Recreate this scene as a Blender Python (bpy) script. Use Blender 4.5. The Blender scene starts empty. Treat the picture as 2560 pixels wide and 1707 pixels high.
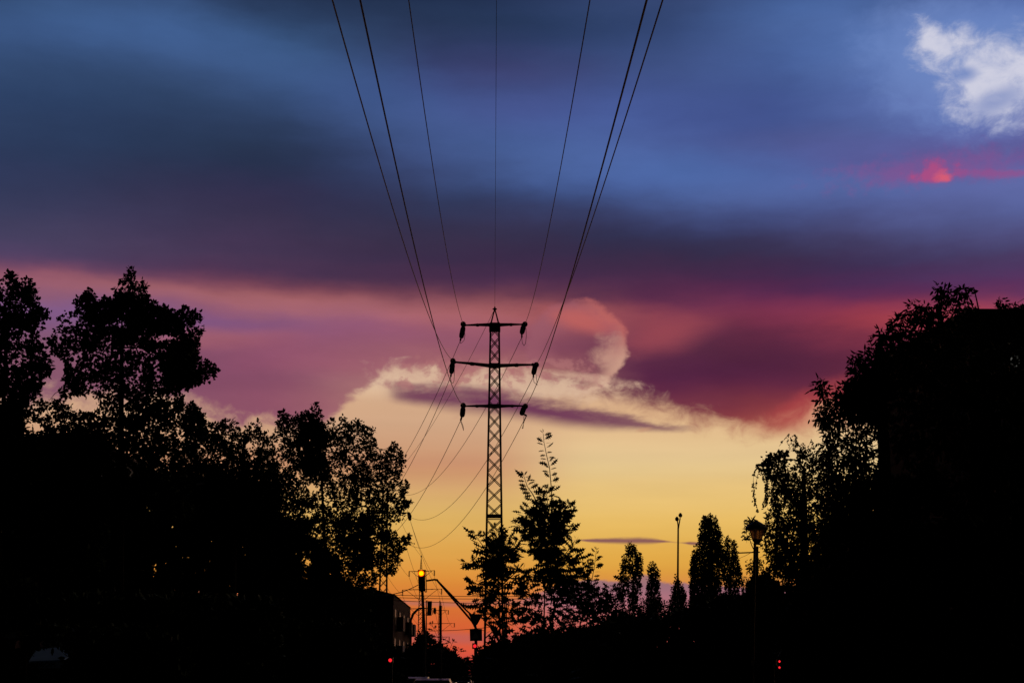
import bpy, math, random
import numpy as np
from math import radians, sin, cos, tan, atan2, asin, pi, sqrt
from mathutils import Vector, Matrix

SC = bpy.context.scene
COL = SC.collection
rng = np.random.default_rng(7)
random.seed(7)

# ------------------------------------------------------------------ camera
F_PX = 3555.6            # 50 mm lens on a 36 mm wide sensor, photograph 2560 px wide
PITCH = math.atan((1685 - 853.5) / F_PX)
YAW = radians(0.746)
EYE = Vector((0, 0, 1.6))
Fv = Vector((sin(YAW) * cos(PITCH), cos(YAW) * cos(PITCH), sin(PITCH)))
Rv = Vector((cos(YAW), -sin(YAW), 0))
Uv = Rv.cross(Fv)
cam_d = bpy.data.cameras.new('camera')
cam_d.lens = 50; cam_d.sensor_width = 36; cam_d.clip_end = 12000; cam_d.clip_start = 0.1
cam = bpy.data.objects.new('camera', cam_d); COL.objects.link(cam)
cam.matrix_world = Matrix.Translation(EYE) @ Matrix((Rv, Uv, -Fv)).transposed().to_4x4()
SC.camera = cam

def ray(x, y):
    return Fv + Rv * ((x - 1280) / F_PX) + Uv * ((853.5 - y) / F_PX)
def P(x, y, Y):
    d = ray(x, y)
    return EYE + d * (Y / d.y)
def PX(x, y, X):                       # where the sight line meets the plane at lateral offset X
    d = ray(x, y)
    return EYE + d * (X / d.x)
def mpp(Y):                            # metres covered by one photograph pixel at distance Y
    return Y / F_PX
def ae(x, y):
    d = ray(x, y).normalized()
    return math.degrees(math.atan2(d.x, d.y)), math.degrees(math.asin(d.z))

# ------------------------------------------------------------------ view
SC.view_settings.view_transform = 'Standard'
SC.view_settings.look = 'None'
SC.view_settings.gamma = 1
SC.view_settings.exposure = 0
SC.view_settings.use_curve_mapping = False

# ------------------------------------------------------------------ world: dusk sky and cloud deck, laid out by compass bearing and elevation
def lin(c):
    return tuple(((v / 255) / 12.92 if v / 255 <= 0.04045 else ((v / 255 + 0.055) / 1.055) ** 2.4) for v in c) + (1,)
W = bpy.data.worlds.new('World'); SC.world = W; W.use_nodes = True; W.cycles.sampling_method = 'NONE'
NT = W.node_tree; NT.nodes.clear()
class S:
    """a socket with arithmetic"""
    def __init__(s, k): s.k = k
    def _m(a, op, b=None, c=None, clamp=False):
        n = NT.nodes.new('ShaderNodeMath'); n.operation = op; n.use_clamp = clamp
        for i, v in enumerate((a, b, c)):
            if v is None: continue
            if isinstance(v, S): NT.links.new(v.k, n.inputs[i])
            else: n.inputs[i].default_value = v
        return S(n.outputs[0])
    def __add__(a, b): return a._m('ADD', b)
    __radd__ = __add__
    def __sub__(a, b): return a._m('SUBTRACT', b)
    def __rsub__(a, b): return S._m(b, 'SUBTRACT', a)
    def __mul__(a, b): return a._m('MULTIPLY', b)
    __rmul__ = __mul__
    def __truediv__(a, b): return a._m('DIVIDE', b)
    def abs(a): return a._m('ABSOLUTE')
    def max(a, b): return a._m('MAXIMUM', b)
    def min(a, b): return a._m('MINIMUM', b)
    def sqrt(a): return a._m('SQRT')
    def clamp(a): return a._m('ADD', 0.0, clamp=True)
    def pw(a, b): return a._m('POWER', b)
def step(v, a, b):                      # smooth 0..1 as v goes from a to b
    n = NT.nodes.new('ShaderNodeMapRange'); n.interpolation_type = 'SMOOTHSTEP'
    for i, q in enumerate((v, a, b, 0.0, 1.0)):
        if isinstance(q, S): NT.links.new(q.k, n.inputs[i])
        else: n.inputs[i].default_value = q
    return S(n.outputs[0])
def noise(u, v, w, scale, detail=4, rough=0.5, dist=0.0):
    c = NT.nodes.new('ShaderNodeCombineXYZ')
    for i, q in enumerate((u, v, w)):
        if isinstance(q, S): NT.links.new(q.k, c.inputs[i])
        else: c.inputs[i].default_value = q
    n = NT.nodes.new('ShaderNodeTexNoise')
    n.inputs['Scale'].default_value = scale; n.inputs['Detail'].default_value = detail
    n.inputs['Roughness'].default_value = rough; n.inputs['Distortion'].default_value = dist
    NT.links.new(c.outputs[0], n.inputs['Vector'])
    return S(n.outputs[0]) - 0.5
def mix(a, b, f):
    n = NT.nodes.new('ShaderNodeMix'); n.data_type = 'RGBA'
    for i, q in ((6, a), (7, b)):
        if isinstance(q, S): NT.links.new(q.k, n.inputs[i])
        else: n.inputs[i].default_value = lin(q)
    if isinstance(f, S): NT.links.new(f.k, n.inputs[0])
    else: n.inputs[0].default_value = f
    return S(n.outputs[2])
def vec(op, a, b=None, scale=None):
    n = NT.nodes.new('ShaderNodeVectorMath'); n.operation = op
    NT.links.new(a.k, n.inputs[0])
    if b is not None: NT.links.new(b.k, n.inputs[1])
    if scale is not None: NT.links.new(scale.k, n.inputs['Scale'])
    return S(n.outputs[0])
def ramp(v, stops, interp='B_SPLINE'):
    n = NT.nodes.new('ShaderNodeValToRGB'); r = n.color_ramp; r.interpolation = interp
    stops = sorted(stops)
    while len(r.elements) < len(stops): r.elements.new(0.5)
    for e, (p, c) in zip(r.elements, stops): e.position = p
    for e, (p, c) in zip(r.elements, stops): e.color = lin(c) if len(c) == 3 else c
    NT.links.new(v.k, n.inputs[0])
    return S(n.outputs[0])
def curve(u, pts):                      # value of a hand-set curve over bearing; pts in photo pixels (x,y) -> elevation
    n = NT.nodes.new('ShaderNodeFloatCurve'); c = n.mapping.curves[0]
    q = sorted(((ae(x, y)[0] + 25) / 50, ae(x, y)[1] / 30) for x, y in pts)
    c.points[0].location = q[0]; c.points[1].location = q[-1]
    for a in q[1:-1]: c.points.new(*a)
    n.mapping.update()
    NT.links.new(((u + 25.0) / 50.0).k, n.inputs['Value'])
    return S(n.outputs[0]) * 30.0
def vcurve(u, pts):                     # plain numbers over bearing (x in photo pixels), scaled 0..1
    n = NT.nodes.new('ShaderNodeFloatCurve'); c = n.mapping.curves[0]
    q = sorted(((ae(x, 900)[0] + 25) / 50, v) for x, v in pts)
    c.points[0].location = q[0]; c.points[1].location = q[-1]
    for a in q[1:-1]: c.points.new(*a)
    n.mapping.update()
    NT.links.new(((u + 25.0) / 50.0).k, n.inputs['Value'])
    return S(n.outputs[0])

tc = NT.nodes.new('ShaderNodeTexCoord'); sp = NT.nodes.new('ShaderNodeSeparateXYZ')
NT.links.new(tc.outputs['Generated'], sp.inputs[0])
dx, dy, dz = (S(sp.outputs[i]) for i in range(3))
AZ = dx._m('ARCTAN2', dy) * (180 / pi)
EL = dz._m('ARCSINE') * (180 / pi)
# soft billows bend the bands a little
wa = noise(AZ * 0.08, EL * 0.22, 3.1, 1.6, 3, 0.5)
wb = noise(AZ * 0.25, EL * 0.8, 7.7, 1.3, 4, 0.55)
EU = EL + wa * 0.8 + wb * 0.6
AU = AZ + wb * 2.0
ROWS = {
 -300: [(0,(50,80,125)),(60,(55,88,140)),(120,(52,82,130)),(180,(48,75,118)),(240,(45,70,112)),(300,(45,66,105)),(360,(45,62,100)),(420,(48,60,98)),(480,(55,62,98)),(540,(65,65,100)),(600,(80,70,108)),(640,(105,72,110)),(680,(150,88,112)),(720,(145,95,135)),(760,(140,95,145)),(850,(140,90,125)),(950,(150,90,115))],
 0: [(0,(50,80,125)),(60,(55,88,140)),(120,(52,82,130)),(180,(48,75,118)),(240,(45,70,112)),(300,(45,66,105)),(360,(45,62,100)),(420,(48,60,98)),(480,(55,62,98)),(540,(65,65,100)),(600,(80,70,108)),(640,(105,72,110)),(680,(155,88,112)),(720,(150,95,125)),(760,(140,95,145)),(850,(145,90,120)),(950,(150,90,115))],
 256: [(0,(60,95,150)),(60,(62,100,158)),(120,(58,92,145)),(180,(48,75,118)),(240,(44,68,108)),(300,(42,62,100)),(360,(42,60,96)),(420,(48,58,92)),(480,(55,58,92)),(540,(66,62,98)),(600,(78,66,100)),(650,(85,65,100)),(685,(120,74,104)),(712,(168,98,112)),(745,(150,95,130)),(780,(140,95,145)),(850,(140,90,120)),(950,(145,90,115))],
 512: [(0,(44,68,108)),(60,(56,90,142)),(110,(62,98,155)),(180,(55,84,132)),(240,(48,72,112)),(300,(44,64,100)),(360,(42,58,90)),(420,(44,52,84)),(480,(56,52,86)),(540,(62,54,86)),(600,(72,56,90)),(640,(80,58,92)),(685,(98,58,90)),(712,(140,78,98)),(738,(172,100,112)),(775,(150,90,125)),(805,(135,86,135)),(840,(178,98,112)),(885,(148,82,112)),(950,(138,76,106)),(1010,(148,85,110))],
 768: [(0,(34,52,85)),(60,(44,70,110)),(120,(52,85,132)),(180,(60,95,150)),(240,(56,86,138)),(300,(48,70,112)),(360,(42,58,92)),(420,(42,52,84)),(480,(52,50,84)),(540,(60,52,84)),(600,(68,54,86)),(650,(74,54,86)),(690,(92,58,88)),(722,(140,76,92)),(752,(182,105,112)),(795,(158,95,128)),(850,(150,85,122)),(900,(160,85,115)),(950,(150,82,110)),(1000,(160,85,110))],
 1024: [(0,(32,50,82)),(60,(40,56,92)),(120,(48,62,105)),(180,(54,72,125)),(240,(62,88,150)),(300,(66,94,155)),(360,(62,84,140)),(420,(58,74,124)),(480,(52,62,102)),(540,(52,54,88)),(600,(60,50,80)),(660,(70,48,80)),(710,(92,54,82)),(745,(135,74,92)),(785,(180,102,112)),(830,(165,92,118)),(870,(168,98,112)),(920,(178,110,115)),(960,(190,130,120))],
 1280: [(0,(36,54,92)),(60,(38,58,96)),(120,(48,62,108)),(180,(62,66,118)),(230,(66,78,138)),(290,(70,88,155)),(350,(68,96,160)),(400,(68,96,158)),(450,(60,82,136)),(500,(54,66,110)),(550,(58,56,92)),(600,(60,50,82)),(660,(68,46,80)),(710,(92,52,84)),(745,(135,72,86)),(785,(182,98,102)),(840,(160,88,108)),(880,(165,92,105)),(920,(195,120,115)),(960,(200,130,120))],
 1536: [(0,(50,72,120)),(60,(44,66,112)),(120,(52,74,126)),(180,(60,80,138)),(240,(66,88,155)),(300,(72,98,170)),(360,(76,104,175)),(420,(78,110,182)),(470,(70,98,165)),(520,(60,74,125)),(560,(54,58,98)),(600,(52,50,84)),(650,(64,46,78)),(700,(80,46,80)),(745,(105,50,80)),(790,(160,72,84)),(840,(130,62,84)),(890,(110,48,80)),(950,(102,40,76)),(1000,(125,52,76)),(1040,(150,70,80))],
 1792: [(0,(52,72,120)),(60,(56,80,135)),(120,(62,86,145)),(180,(66,90,153)),(240,(64,86,152)),(300,(66,86,155)),(360,(70,92,160)),(420,(72,105,175)),(480,(78,106,174)),(520,(72,90,150)),(560,(62,70,120)),(600,(56,54,92)),(650,(62,46,80)),(700,(84,42,80)),(750,(108,42,82)),(800,(118,44,78)),(845,(92,38,68)),(900,(84,34,64)),(950,(92,34,70)),(1000,(118,44,66)),(1040,(145,58,66)),(1070,(175,85,75))],
 2048: [(0,(70,108,175)),(60,(76,112,180)),(120,(70,104,172)),(180,(66,94,160)),(240,(64,88,154)),(300,(66,86,152)),(340,(80,88,152)),(380,(84,92,160)),(420,(80,100,170)),(480,(82,104,172)),(530,(74,88,148)),(580,(68,66,112)),(630,(64,52,90)),(680,(72,44,86)),(730,(100,42,86)),(780,(145,48,80)),(820,(128,44,74)),(870,(104,38,70)),(920,(95,36,66)),(970,(118,42,68)),(1010,(155,58,62)),(1050,(185,80,66))],
 2304: [(0,(70,98,158)),(60,(88,122,190)),(120,(96,130,200)),(200,(96,126,198)),(260,(96,120,192)),(320,(84,106,176)),(360,(92,98,168)),(400,(100,92,162)),(450,(88,106,175)),(500,(88,100,165)),(560,(82,88,145)),(600,(74,70,118)),(650,(72,54,98)),(700,(90,48,95)),(740,(115,46,88)),(790,(190,60,70)),(830,(165,55,72)),(900,(120,42,68)),(1000,(165,60,62))],
 2560: [(0,(85,115,185)),(60,(100,132,198)),(120,(108,140,205)),(200,(110,130,196)),(260,(104,118,192)),(320,(100,100,175)),(370,(94,96,166)),(400,(100,96,168)),(450,(100,110,180)),(520,(92,104,170)),(580,(86,88,145)),(640,(80,68,115)),(700,(92,55,105)),(750,(125,55,100)),(800,(160,60,90)),(900,(120,42,68)),(1000,(160,60,66))],
}
num = None; den = None
for x, rows in ROWS.items():
    st = [((ae(x, y)[1] + 5) / 40, c) for y, c in rows]
    top = rows[0][1]
    st.append((1.0, tuple(v * 0.55 for v in top))); st.append((0.0, rows[-1][1]))
    c = ramp((EU + 5.0) / 40.0, st, 'CARDINAL')
    w = step((AU - ae(x, 500)[0]).abs(), 6.1, 0.0)
    t = vec('SCALE', c, scale=w)
    num = t if num is None else vec('ADD', num, t)
    den = w if den is None else den + w
inv = S._m(1.0, 'DIVIDE', den.max(0.02))
upper = vec('SCALE', num, scale=inv)
# faint mottling in the deck
mot = noise(AZ * 0.35, EL * 1.0, 11.0, 1.0, 5, 0.6)
upper = vec('SCALE', upper, scale=0.93 + mot * 0.2)

# clear strip above the horizon
low_l = ramp((EL + 1.0) / 14.0, [((ae(900, y)[1] + 1) / 14, c) for y, c in
    [(900,(238,212,180)),(960,(234,202,168)),(1000,(222,182,146)),(1060,(216,174,138)),(1120,(212,164,126)),(1165,(210,156,116)),(1220,(222,176,118)),(1280,(228,186,108)),(1350,(230,178,92)),(1400,(230,168,80)),(1450,(229,152,68)),(1500,(224,132,64)),(1550,(222,114,60)),(1600,(226,106,64)),(1640,(218,94,72)),(1700,(160,60,55))]], 'CARDINAL')
low_r = ramp((EL + 1.0) / 14.0, [((ae(1750, y)[1] + 1) / 14, c) for y, c in
    [(900,(238,212,180)),(1000,(226,186,146)),(1080,(236,200,150)),(1150,(236,206,150)),(1200,(238,204,136)),(1280,(240,200,116)),(1350,(236,188,94)),(1420,(232,172,76)),(1460,(226,150,78)),(1500,(222,128,80)),(1540,(224,108,76)),(1600,(212,92,72)),(1700,(140,50,55))]], 'CARDINAL')
low = mix(low_l, low_r, step(AZ, ae(1180, 1200)[0], ae(1500, 1200)[0]))
streakn = noise(AZ * 0.15 + EL * 0.1, EL * 1.2, 2.0, 1.3, 4, 0.5)
low = vec('SCALE', low, scale=1.02 + streakn * 0.12)
hs0 = NT.nodes.new('ShaderNodeHueSaturation'); hs0.inputs['Saturation'].default_value = 1.07; hs0.inputs['Hue'].default_value = 0.496
NT.links.new(low.k, hs0.inputs['Color']); low = S(hs0.outputs[0])

# fluffy lower edge of the deck
fl = noise(AZ * 0.95, EL * 1.3, 15.0, 1.0, 7, 0.60, 0.35)
ed = fl
bnd = curve(AZ, [(-300,1000),(300,1000),(430,1000),(500,1034),(570,1054),(640,1050),(700,1062),(790,1060),(835,1035),(870,1004),(915,980),(950,955),(1000,958),(1060,968),(1130,976),(1200,978),(1260,974),(1330,972),(1400,972),(1450,976),(1520,985),(1600,1008),(1700,1038),(1800,1062),(1900,1074),(1980,1072),(2050,1050),(2120,1035),(2300,1040),(2800,1060)])
d = EL - bnd
soft = 0.22 + vcurve(AZ, [(-300,0.25),(600,0.2),(860,0.02),(940,0.03),(1000,0.25),(1130,0.4),(1250,0.35),(1400,0.2),(1500,0.25),(1900,0.25),(2050,0.5),(2560,0.3)])
al = step(d + ed * 3.2 * soft + ed * vcurve(AZ, [(-300,0.8),(900,0.9),(1450,0.8),(1600,0.35),(1950,0.3),(2100,0.8),(2800,0.8)]), soft * -1.35, soft * 1.5)
sky = mix(low, upper, al)

# dark streaks and small clouds below the deck: (centre line, half height, colour, softness)
NS = noise(AZ * 0.4, EL * 1.2, 2.0, 1.0, 5, 0.62)
def streak(base, line, half, col, amt=1.0, nz=0.35, soft=0.9, fu=0.6, seed=1.0, fade=None):
    c = curve(AZ, line)
    h = vcurve(AZ, half)
    n = NS
    t = (EL - c + n * nz).abs() / (h + 0.001)
    m = step(t + n * 1.4, 1.0 + soft * 0.9, 1.0 - soft) * step(h, 0.004, 0.05) * amt
    if fade is not None: m = m * vcurve(AZ, fade) * (1.0 + n * 0.9).min(1.0)
    return mix(base, col, m)
sky = streak(sky, [(1340,1345),(1440,1350),(1560,1351),(1650,1352),(1700,1356),(1760,1358),(1800,1358)],
             [(-300,0),(1350,0),(1430,0.02),(1500,0.085),(1600,0.11),(1650,0.04),(1690,0.02),(1715,0.06),(1750,0.05),(1800,0),(2800,0)], (138,84,88), 0.95, 0.12, 0.9, 0.8, 3.0)
sky = streak(sky, [(900,1500),(1150,1508),(1300,1504),(1500,1510)], [(-300,0.05),(900,0.08),(1300,0.12),(1500,0.05),(2800,0.05)], (180,104,100), 0.55, 0.2, 0.9, 0.3, 5.0)
sky = streak(sky, [(900,1590),(1150,1596),(1300,1594),(1500,1600)], [(-300,0.1),(900,0.2),(1300,0.2),(2800,0.1)], (188,92,88), 0.6, 0.2, 0.9, 0.3, 8.0)
# mauve bank low on the right
b2 = curve(AZ, [(-300,1600),(1200,1590),(1320,1490),(1400,1462),(1480,1446),(1560,1450),(1610,1434),(1660,1452),(1730,1456),(1800,1462),(1900,1466),(2100,1470),(2800,1475)])
n2 = noise(AZ * 2.2, EL * 2.2, 4.0, 1.0, 5, 0.6)
bank = ramp((EL + 1.0) / 6.0, [((ae(1600, y)[1] + 1) / 6, c) for y, c in [(1430,(176,118,112)),(1460,(160,112,124)),(1490,(176,112,128)),(1520,(190,112,120)),(1550,(206,104,96)),(1600,(205,84,72)),(1700,(110,40,50))]], 'CARDINAL')
sky = mix(sky, bank, step(b2 - EL + n2 * 0.35, -0.03, 0.12) * step(AZ, ae(1230,1500)[0], ae(1420,1500)[0]) * 0.95)

# curled bright rim of the cloud right of the pylon
def gauss_ell(cx, cy, rx, ry, rot=0.0, wob=0.0, wn=None):
    a0, e0 = ae(cx, cy); k = 62.0
    u = AZ - a0; v = EL - e0
    cr, sr = cos(radians(rot)), sin(radians(rot))
    p = (u * cr + v * sr) / (rx / k); q = (v * cr - u * sr) / (ry / k)
    r = (p * p + q * q).sqrt()
    if wn is not None: r = r + wn * wob
    return r
r = gauss_ell(1440, 868, 126, 112, 8, 0.5, fl)
inside = step(r, 1.10, 0.90)
sky = mix(sky, (160,90,106), inside * step(r, 0.3, 0.9) * 0.7 * step(EL, ae(1500,925)[1], ae(1500,890)[1]))
rimc = mix((200,100,92), (220,168,142), step(EL, ae(1500,820)[1], ae(1500,885)[1]))
side = step(AZ, ae(1400,880)[0], ae(1520,880)[0])
sky = mix(sky, rimc, step(r, 0.74, 0.98) * step(r, 1.12, 0.97) * side * 0.66)
r2 = gauss_ell(1532, 905, 40, 50, 14, 3.6, fl)
sky = mix(sky, (216,162,138), step(r2, 1.7, 0.0) * 0.72 * step(r, 1.12, 0.94))
r2 = gauss_ell(1470, 944, 110, 13, -8, 1.8, fl)
sky = mix(sky, (222,178,150), step(r2, 1.4, 0.3) * 0.7)
r2 = gauss_ell(1300, 958, 200, 30, -4, 3.6, fl)        # pale torn patches under the rim
sky = mix(sky, (224,186,156), step(r2, 1.5, 0.3) * 0.78)
r2 = gauss_ell(1040, 942, 100, 26, -6, 3.4, fl)
sky = mix(sky, (228,190,158), step(r2, 1.5, 0.3) * 0.75)
sky = streak(sky, [(900,978),(980,984),(1100,992),(1260,1006),(1400,1032),(1550,1052),(1720,1074),(1800,1080)],
             [(-300,0.1),(900,0.2),(985,0.26),(1060,0.34),(1180,0.46),(1300,0.46),(1450,0.42),(1560,0.30),(1680,0.17),(1800,0.10),(2800,0.1)], (118,58,90), 1.0, 0.7, 0.85, 0.3, 2.0, [(-300,0),(940,0),(985,0.55),(1050,0.95),(1300,1.0),(1450,0.97),(1560,0.9),(1640,0.75),(1710,0.4),(1780,0),(2800,0)])
n3 = noise(AZ * 1.5, EL * 2.0, 27.0, 1.0, 6, 0.62, 0.3)      # mauve tufts in the torn pale bank
tuft = step(n3 + fl * 0.5, -0.02, 0.14) * step(EL, ae(1200, 988)[1], ae(1200, 962)[1]) * step(EL, ae(1200, 880)[1], ae(1200, 910)[1]) * step(AZ, ae(930, 940)[0], ae(1010, 940)[0]) * step(AZ, ae(1560, 940)[0], ae(1440, 940)[0])
sky = mix(sky, (184,116,116), tuft * 0.62)
r = gauss_ell(1660, 838, 120, 46, 10, 0.9, wb)        # soft coral patch
sky = mix(sky, (176,72,82), step(r, 1.5, 0.0) * 0.6)
r = gauss_ell(1455, 800, 110, 34, -14, 0.8, wb)
sky = mix(sky, (206,96,88), step(r, 1.3, 0.1) * 0.7)
r = gauss_ell(2030, 1015, 150, 50, 22, 0.9, fl)        # red and bright wisps where the deck ends on the right
sky = mix(sky, (186,60,62), step(r, 1.2, 0.3) * 0.6)
r = gauss_ell(2040, 1035, 60, 20, 35, 1.0, fl)
sky = mix(sky, (226,160,120), step(r, 1.2, 0.3) * 0.7)
r = gauss_ell(1610, 1074, 26, 7, 10, 1.0, fl)
sky = mix(sky, (206,150,116), step(r, 1.2, 0.3) * 0.6)

# white gap at the upper right
fw = noise(AZ * 0.8, EL * 1.1, 21.0, 1.0, 7, 0.64, 0.35)
r = gauss_ell(2496, 166, 138, 54, -22, 2.6, fw).min(gauss_ell(2470, 208, 84, 74, -10, 2.6, fw)).min(gauss_ell(2650, 195, 120, 86, 0, 2.0, fw)).min(gauss_ell(2362, 116, 62, 34, -25, 2.8, fw))
halo = gauss_ell(2410, 160, 260, 170, -20, 0.9, fw)
sky = mix(sky, (112,142,208), step(halo, 1.3, 0.5) * 0.55)
hole = gauss_ell(2414, 186, 30, 18, 0, 2.2, fw)
hole2 = gauss_ell(2490, 250, 56, 24, 15, 2.8, fw)
m = step(r, 1.75, 0.25) * (1.0 - step(hole, 1.4, 0.2) * 0.7) * (1.0 - step(hole2, 1.4, 0.2) * 0.6) * (0.9 - fw * 1.0).min(1.0)
sky = mix(sky, (218,218,236), m * 0.94)

# crimson glow under it
fr = noise(AZ * 1.4, EL * 1.6, 31.0, 1.0, 6, 0.6)
r = gauss_ell(2340, 424, 180, 30, 0, 3.2, fr)
sky = mix(sky, (140,80,150), step(r, 1.9, 0.2) * 0.6)
r = gauss_ell(2338, 434, 50, 27, 0, 3.4, fr)
cut = step(EL, ae(2350, 462)[1], ae(2350, 452)[1])
sky = mix(sky, (184,70,132), step(r, 1.3, 0.2) * cut * 0.85)
r = gauss_ell(2360, 444, 24, 22, 10, 2.6, fr)
sky = mix(sky, (228,84,112), step(r, 1.2, 0.1) * cut * 0.9)
r = gauss_ell(2500, 434, 110, 9, -6, 3.0, fr)
sky = mix(sky, (158,78,146), step(r, 1.6, 0.2) * 0.65)

# away from the sunset the sky is plain deep dusk
st_ = NT.nodes.new('ShaderNodeTexSky'); st_.sky_type = 'NISHITA'; st_.sun_disc = False
st_.sun_elevation = radians(-1.5); st_.sun_rotation = radians(3.0)
nish = vec('SCALE', S(st_.outputs[0]), scale=S._m(0.005, 'ADD', 0.0))
hs = NT.nodes.new('ShaderNodeHueSaturation'); hs.inputs['Saturation'].default_value = 0.95; hs.inputs['Value'].default_value = 0.90
NT.links.new(sky.k, hs.inputs['Color']); sky = S(hs.outputs[0])
front = step(AZ.abs(), 75.0, 26.0) * step(EL, 60.0, 28.0)
sky = mix(nish, sky, front)
bg = NT.nodes.new('ShaderNodeBackground'); NT.links.new(sky.k, bg.inputs[0]); bg.inputs[1].default_value = 1.0
wo = NT.nodes.new('ShaderNodeOutputWorld'); NT.links.new(bg.outputs[0], wo.inputs[0])

# low, veiled sun beyond the end of the street
sd = bpy.data.lights.new('sun', 'SUN'); sd.energy = 0.06; sd.angle = radians(12); sd.color = (1.0, 0.55, 0.32)
so = bpy.data.objects.new('sun', sd); COL.objects.link(so)
so.rotation_euler = (radians(90 + 1.5), 0, radians(180 - 3.0))
so.rotation_euler = Vector((-sin(radians(3)), -cos(radians(3)), -sin(radians(1.5)))).to_track_quat('-Z', 'Y').to_euler()

SC.cycles.max_bounces = 4; SC.cycles.diffuse_bounces = 1; SC.cycles.glossy_bounces = 2
SC.cycles.transmission_bounces = 3; SC.cycles.transparent_max_bounces = 8

# ------------------------------------------------------------------ materials
def mat(name, col, rough=0.8, metal=0.0, spec=0.3, vary=0.0, scale=4.0, emit=None, es=0.0, trans=None):
    m = bpy.data.materials.new(name); m.use_nodes = True
    nt = m.node_tree; b = nt.nodes['Principled BSDF']
    b.inputs['Base Color'].default_value = (*col, 1)
    b.inputs['Roughness'].default_value = rough; b.inputs['Metallic'].default_value = metal
    b.inputs['Specular IOR Level'].default_value = spec
    if vary:
        n = nt.nodes.new('ShaderNodeTexNoise'); n.inputs['Scale'].default_value = scale; n.inputs['Detail'].default_value = 5
        tcn = nt.nodes.new('ShaderNodeTexCoord'); nt.links.new(tcn.outputs['Object'], n.inputs['Vector'])
        r = nt.nodes.new('ShaderNodeValToRGB')
        r.color_ramp.elements[0].position = 0.3; r.color_ramp.elements[1].position = 0.7
        r.color_ramp.elements[0].color = (*[c * (1 - vary) for c in col], 1)
        r.color_ramp.elements[1].color = (*[min(1, c * (1 + vary)) for c in col], 1)
        nt.links.new(n.outputs[0], r.inputs[0]); nt.links.new(r.outputs[0], b.inputs['Base Color'])
    if emit:
        b.inputs['Emission Color'].default_value = (*emit, 1); b.inputs['Emission Strength'].default_value = es
    return m
M = dict(
    steel=mat('galvanised_steel', (0.10, 0.10, 0.105), 0.7, 0.3, 0.2, 0.25, 3),
    paint=mat('grey_paint', (0.06, 0.065, 0.07), 0.6, 0, 0.2, 0.2, 5),
    black=mat('black_paint', (0.02, 0.02, 0.02), 0.5, 0, 0.2, 0.2, 6),
    porcelain=mat('brown_porcelain', (0.05, 0.03, 0.025), 0.5, 0, 0.2, 0.2, 9),
    wire=mat('aluminium_wire', (0.10, 0.08, 0.06), 0.6, 0.4, 0.2, 0.2, 9),
    matte=mat('matte_black_paint', (0.012, 0.012, 0.012), 1.0, 0, 0.0),
    bark=mat('bark', (0.05, 0.038, 0.03), 1.0, 0, 0.0, 0.4, 6),
    leaf_a=mat('leaf_dark', (0.035, 0.055, 0.02), 0.7, 0, 0.1, 0.4, 2),
    leaf_b=mat('leaf_mid', (0.045, 0.07, 0.022), 0.7, 0, 0.1, 0.4, 2),
    leaf_c=mat('leaf_oak', (0.05, 0.065, 0.02), 0.6, 0, 0.12, 0.4, 3),
    asphalt=mat('asphalt', (0.045, 0.045, 0.048), 0.9, 0, 0.2, 0.3, 2),
    pavers=mat('concrete_paving', (0.16, 0.15, 0.14), 0.9, 0, 0.2, 0.25, 3),
    grass=mat('lawn', (0.035, 0.05, 0.018), 0.95, 0, 0.1, 0.4, 1.5),
    marking=mat('road_paint', (0.6, 0.6, 0.58), 0.8),
    wall_g=mat('grey_render', (0.42, 0.44, 0.47), 0.9, 0, 0.1, 0.2, 0.6),
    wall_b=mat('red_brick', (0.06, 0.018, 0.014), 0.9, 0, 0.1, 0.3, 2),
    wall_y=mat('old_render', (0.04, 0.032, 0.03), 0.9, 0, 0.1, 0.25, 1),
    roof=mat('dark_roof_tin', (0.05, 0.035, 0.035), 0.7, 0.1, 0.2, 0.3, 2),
    glass=mat('window_glass', (0.02, 0.02, 0.025), 0.45, 0, 0.15),
    frame=mat('window_frame', (0.05, 0.045, 0.045), 0.7),
    redpanel=mat('red_balcony_panel', (0.16, 0.02, 0.02), 0.7, 0, 0.2, 0.2, 2),
    bluepanel=mat('blue_balcony_panel', (0.04, 0.07, 0.22), 0.7, 0, 0.2, 0.2, 2),
    carw=mat('white_car_paint', (0.30, 0.30, 0.32), 0.35, 0.1, 0.5),
    carb=mat('dark_car_paint', (0.03, 0.03, 0.05), 0.3, 0.2, 0.5),
    tyre=mat('rubber', (0.02, 0.02, 0.02), 0.9),
    signblue=mat('blue_sign', (0.03, 0.07, 0.25), 0.5, 0, 0.3, 0.1, 5),
    signback=mat('sign_back', (0.08, 0.08, 0.085), 0.6, 0.2, 0.3, 0.2, 6),
    lens=mat('dark_lens', (0.02, 0.02, 0.02), 0.3),
)
M['visor'] = mat('visor_metal', (0.12, 0.10, 0.10), 0.5)
M['lens_yellow'] = mat('lit_yellow_lens', (0.1, 0.08, 0), 0.4, emit=(1.0, 0.70, 0.0), es=1.3)
M['lens_rim'] = mat('lit_orange_rim', (0.1, 0.02, 0), 0.4, emit=(1.0, 0.08, 0.0), es=1.6)
M['lens_red'] = mat('lit_red_lens', (0.1, 0, 0), 0.4, emit=(1.0, 0.02, 0.03), es=1.1)
M['headlight'] = mat('lit_headlight', (0.3, 0.3, 0.3), 0.4, emit=(1.0, 0.72, 0.45), es=2.0)
M['sheet_blue'] = mat('blue_awning', (0.35, 0.55, 0.95), 0.8, 0, 0.2, 0.15, 2)
M['glow_pane'] = mat('faintly_glowing_pane', (0.05, 0.05, 0.05), 0.4, emit=(0.62, 0.62, 0.55), es=0.12)  # window pane with a faint pale glow put into its material
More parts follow.
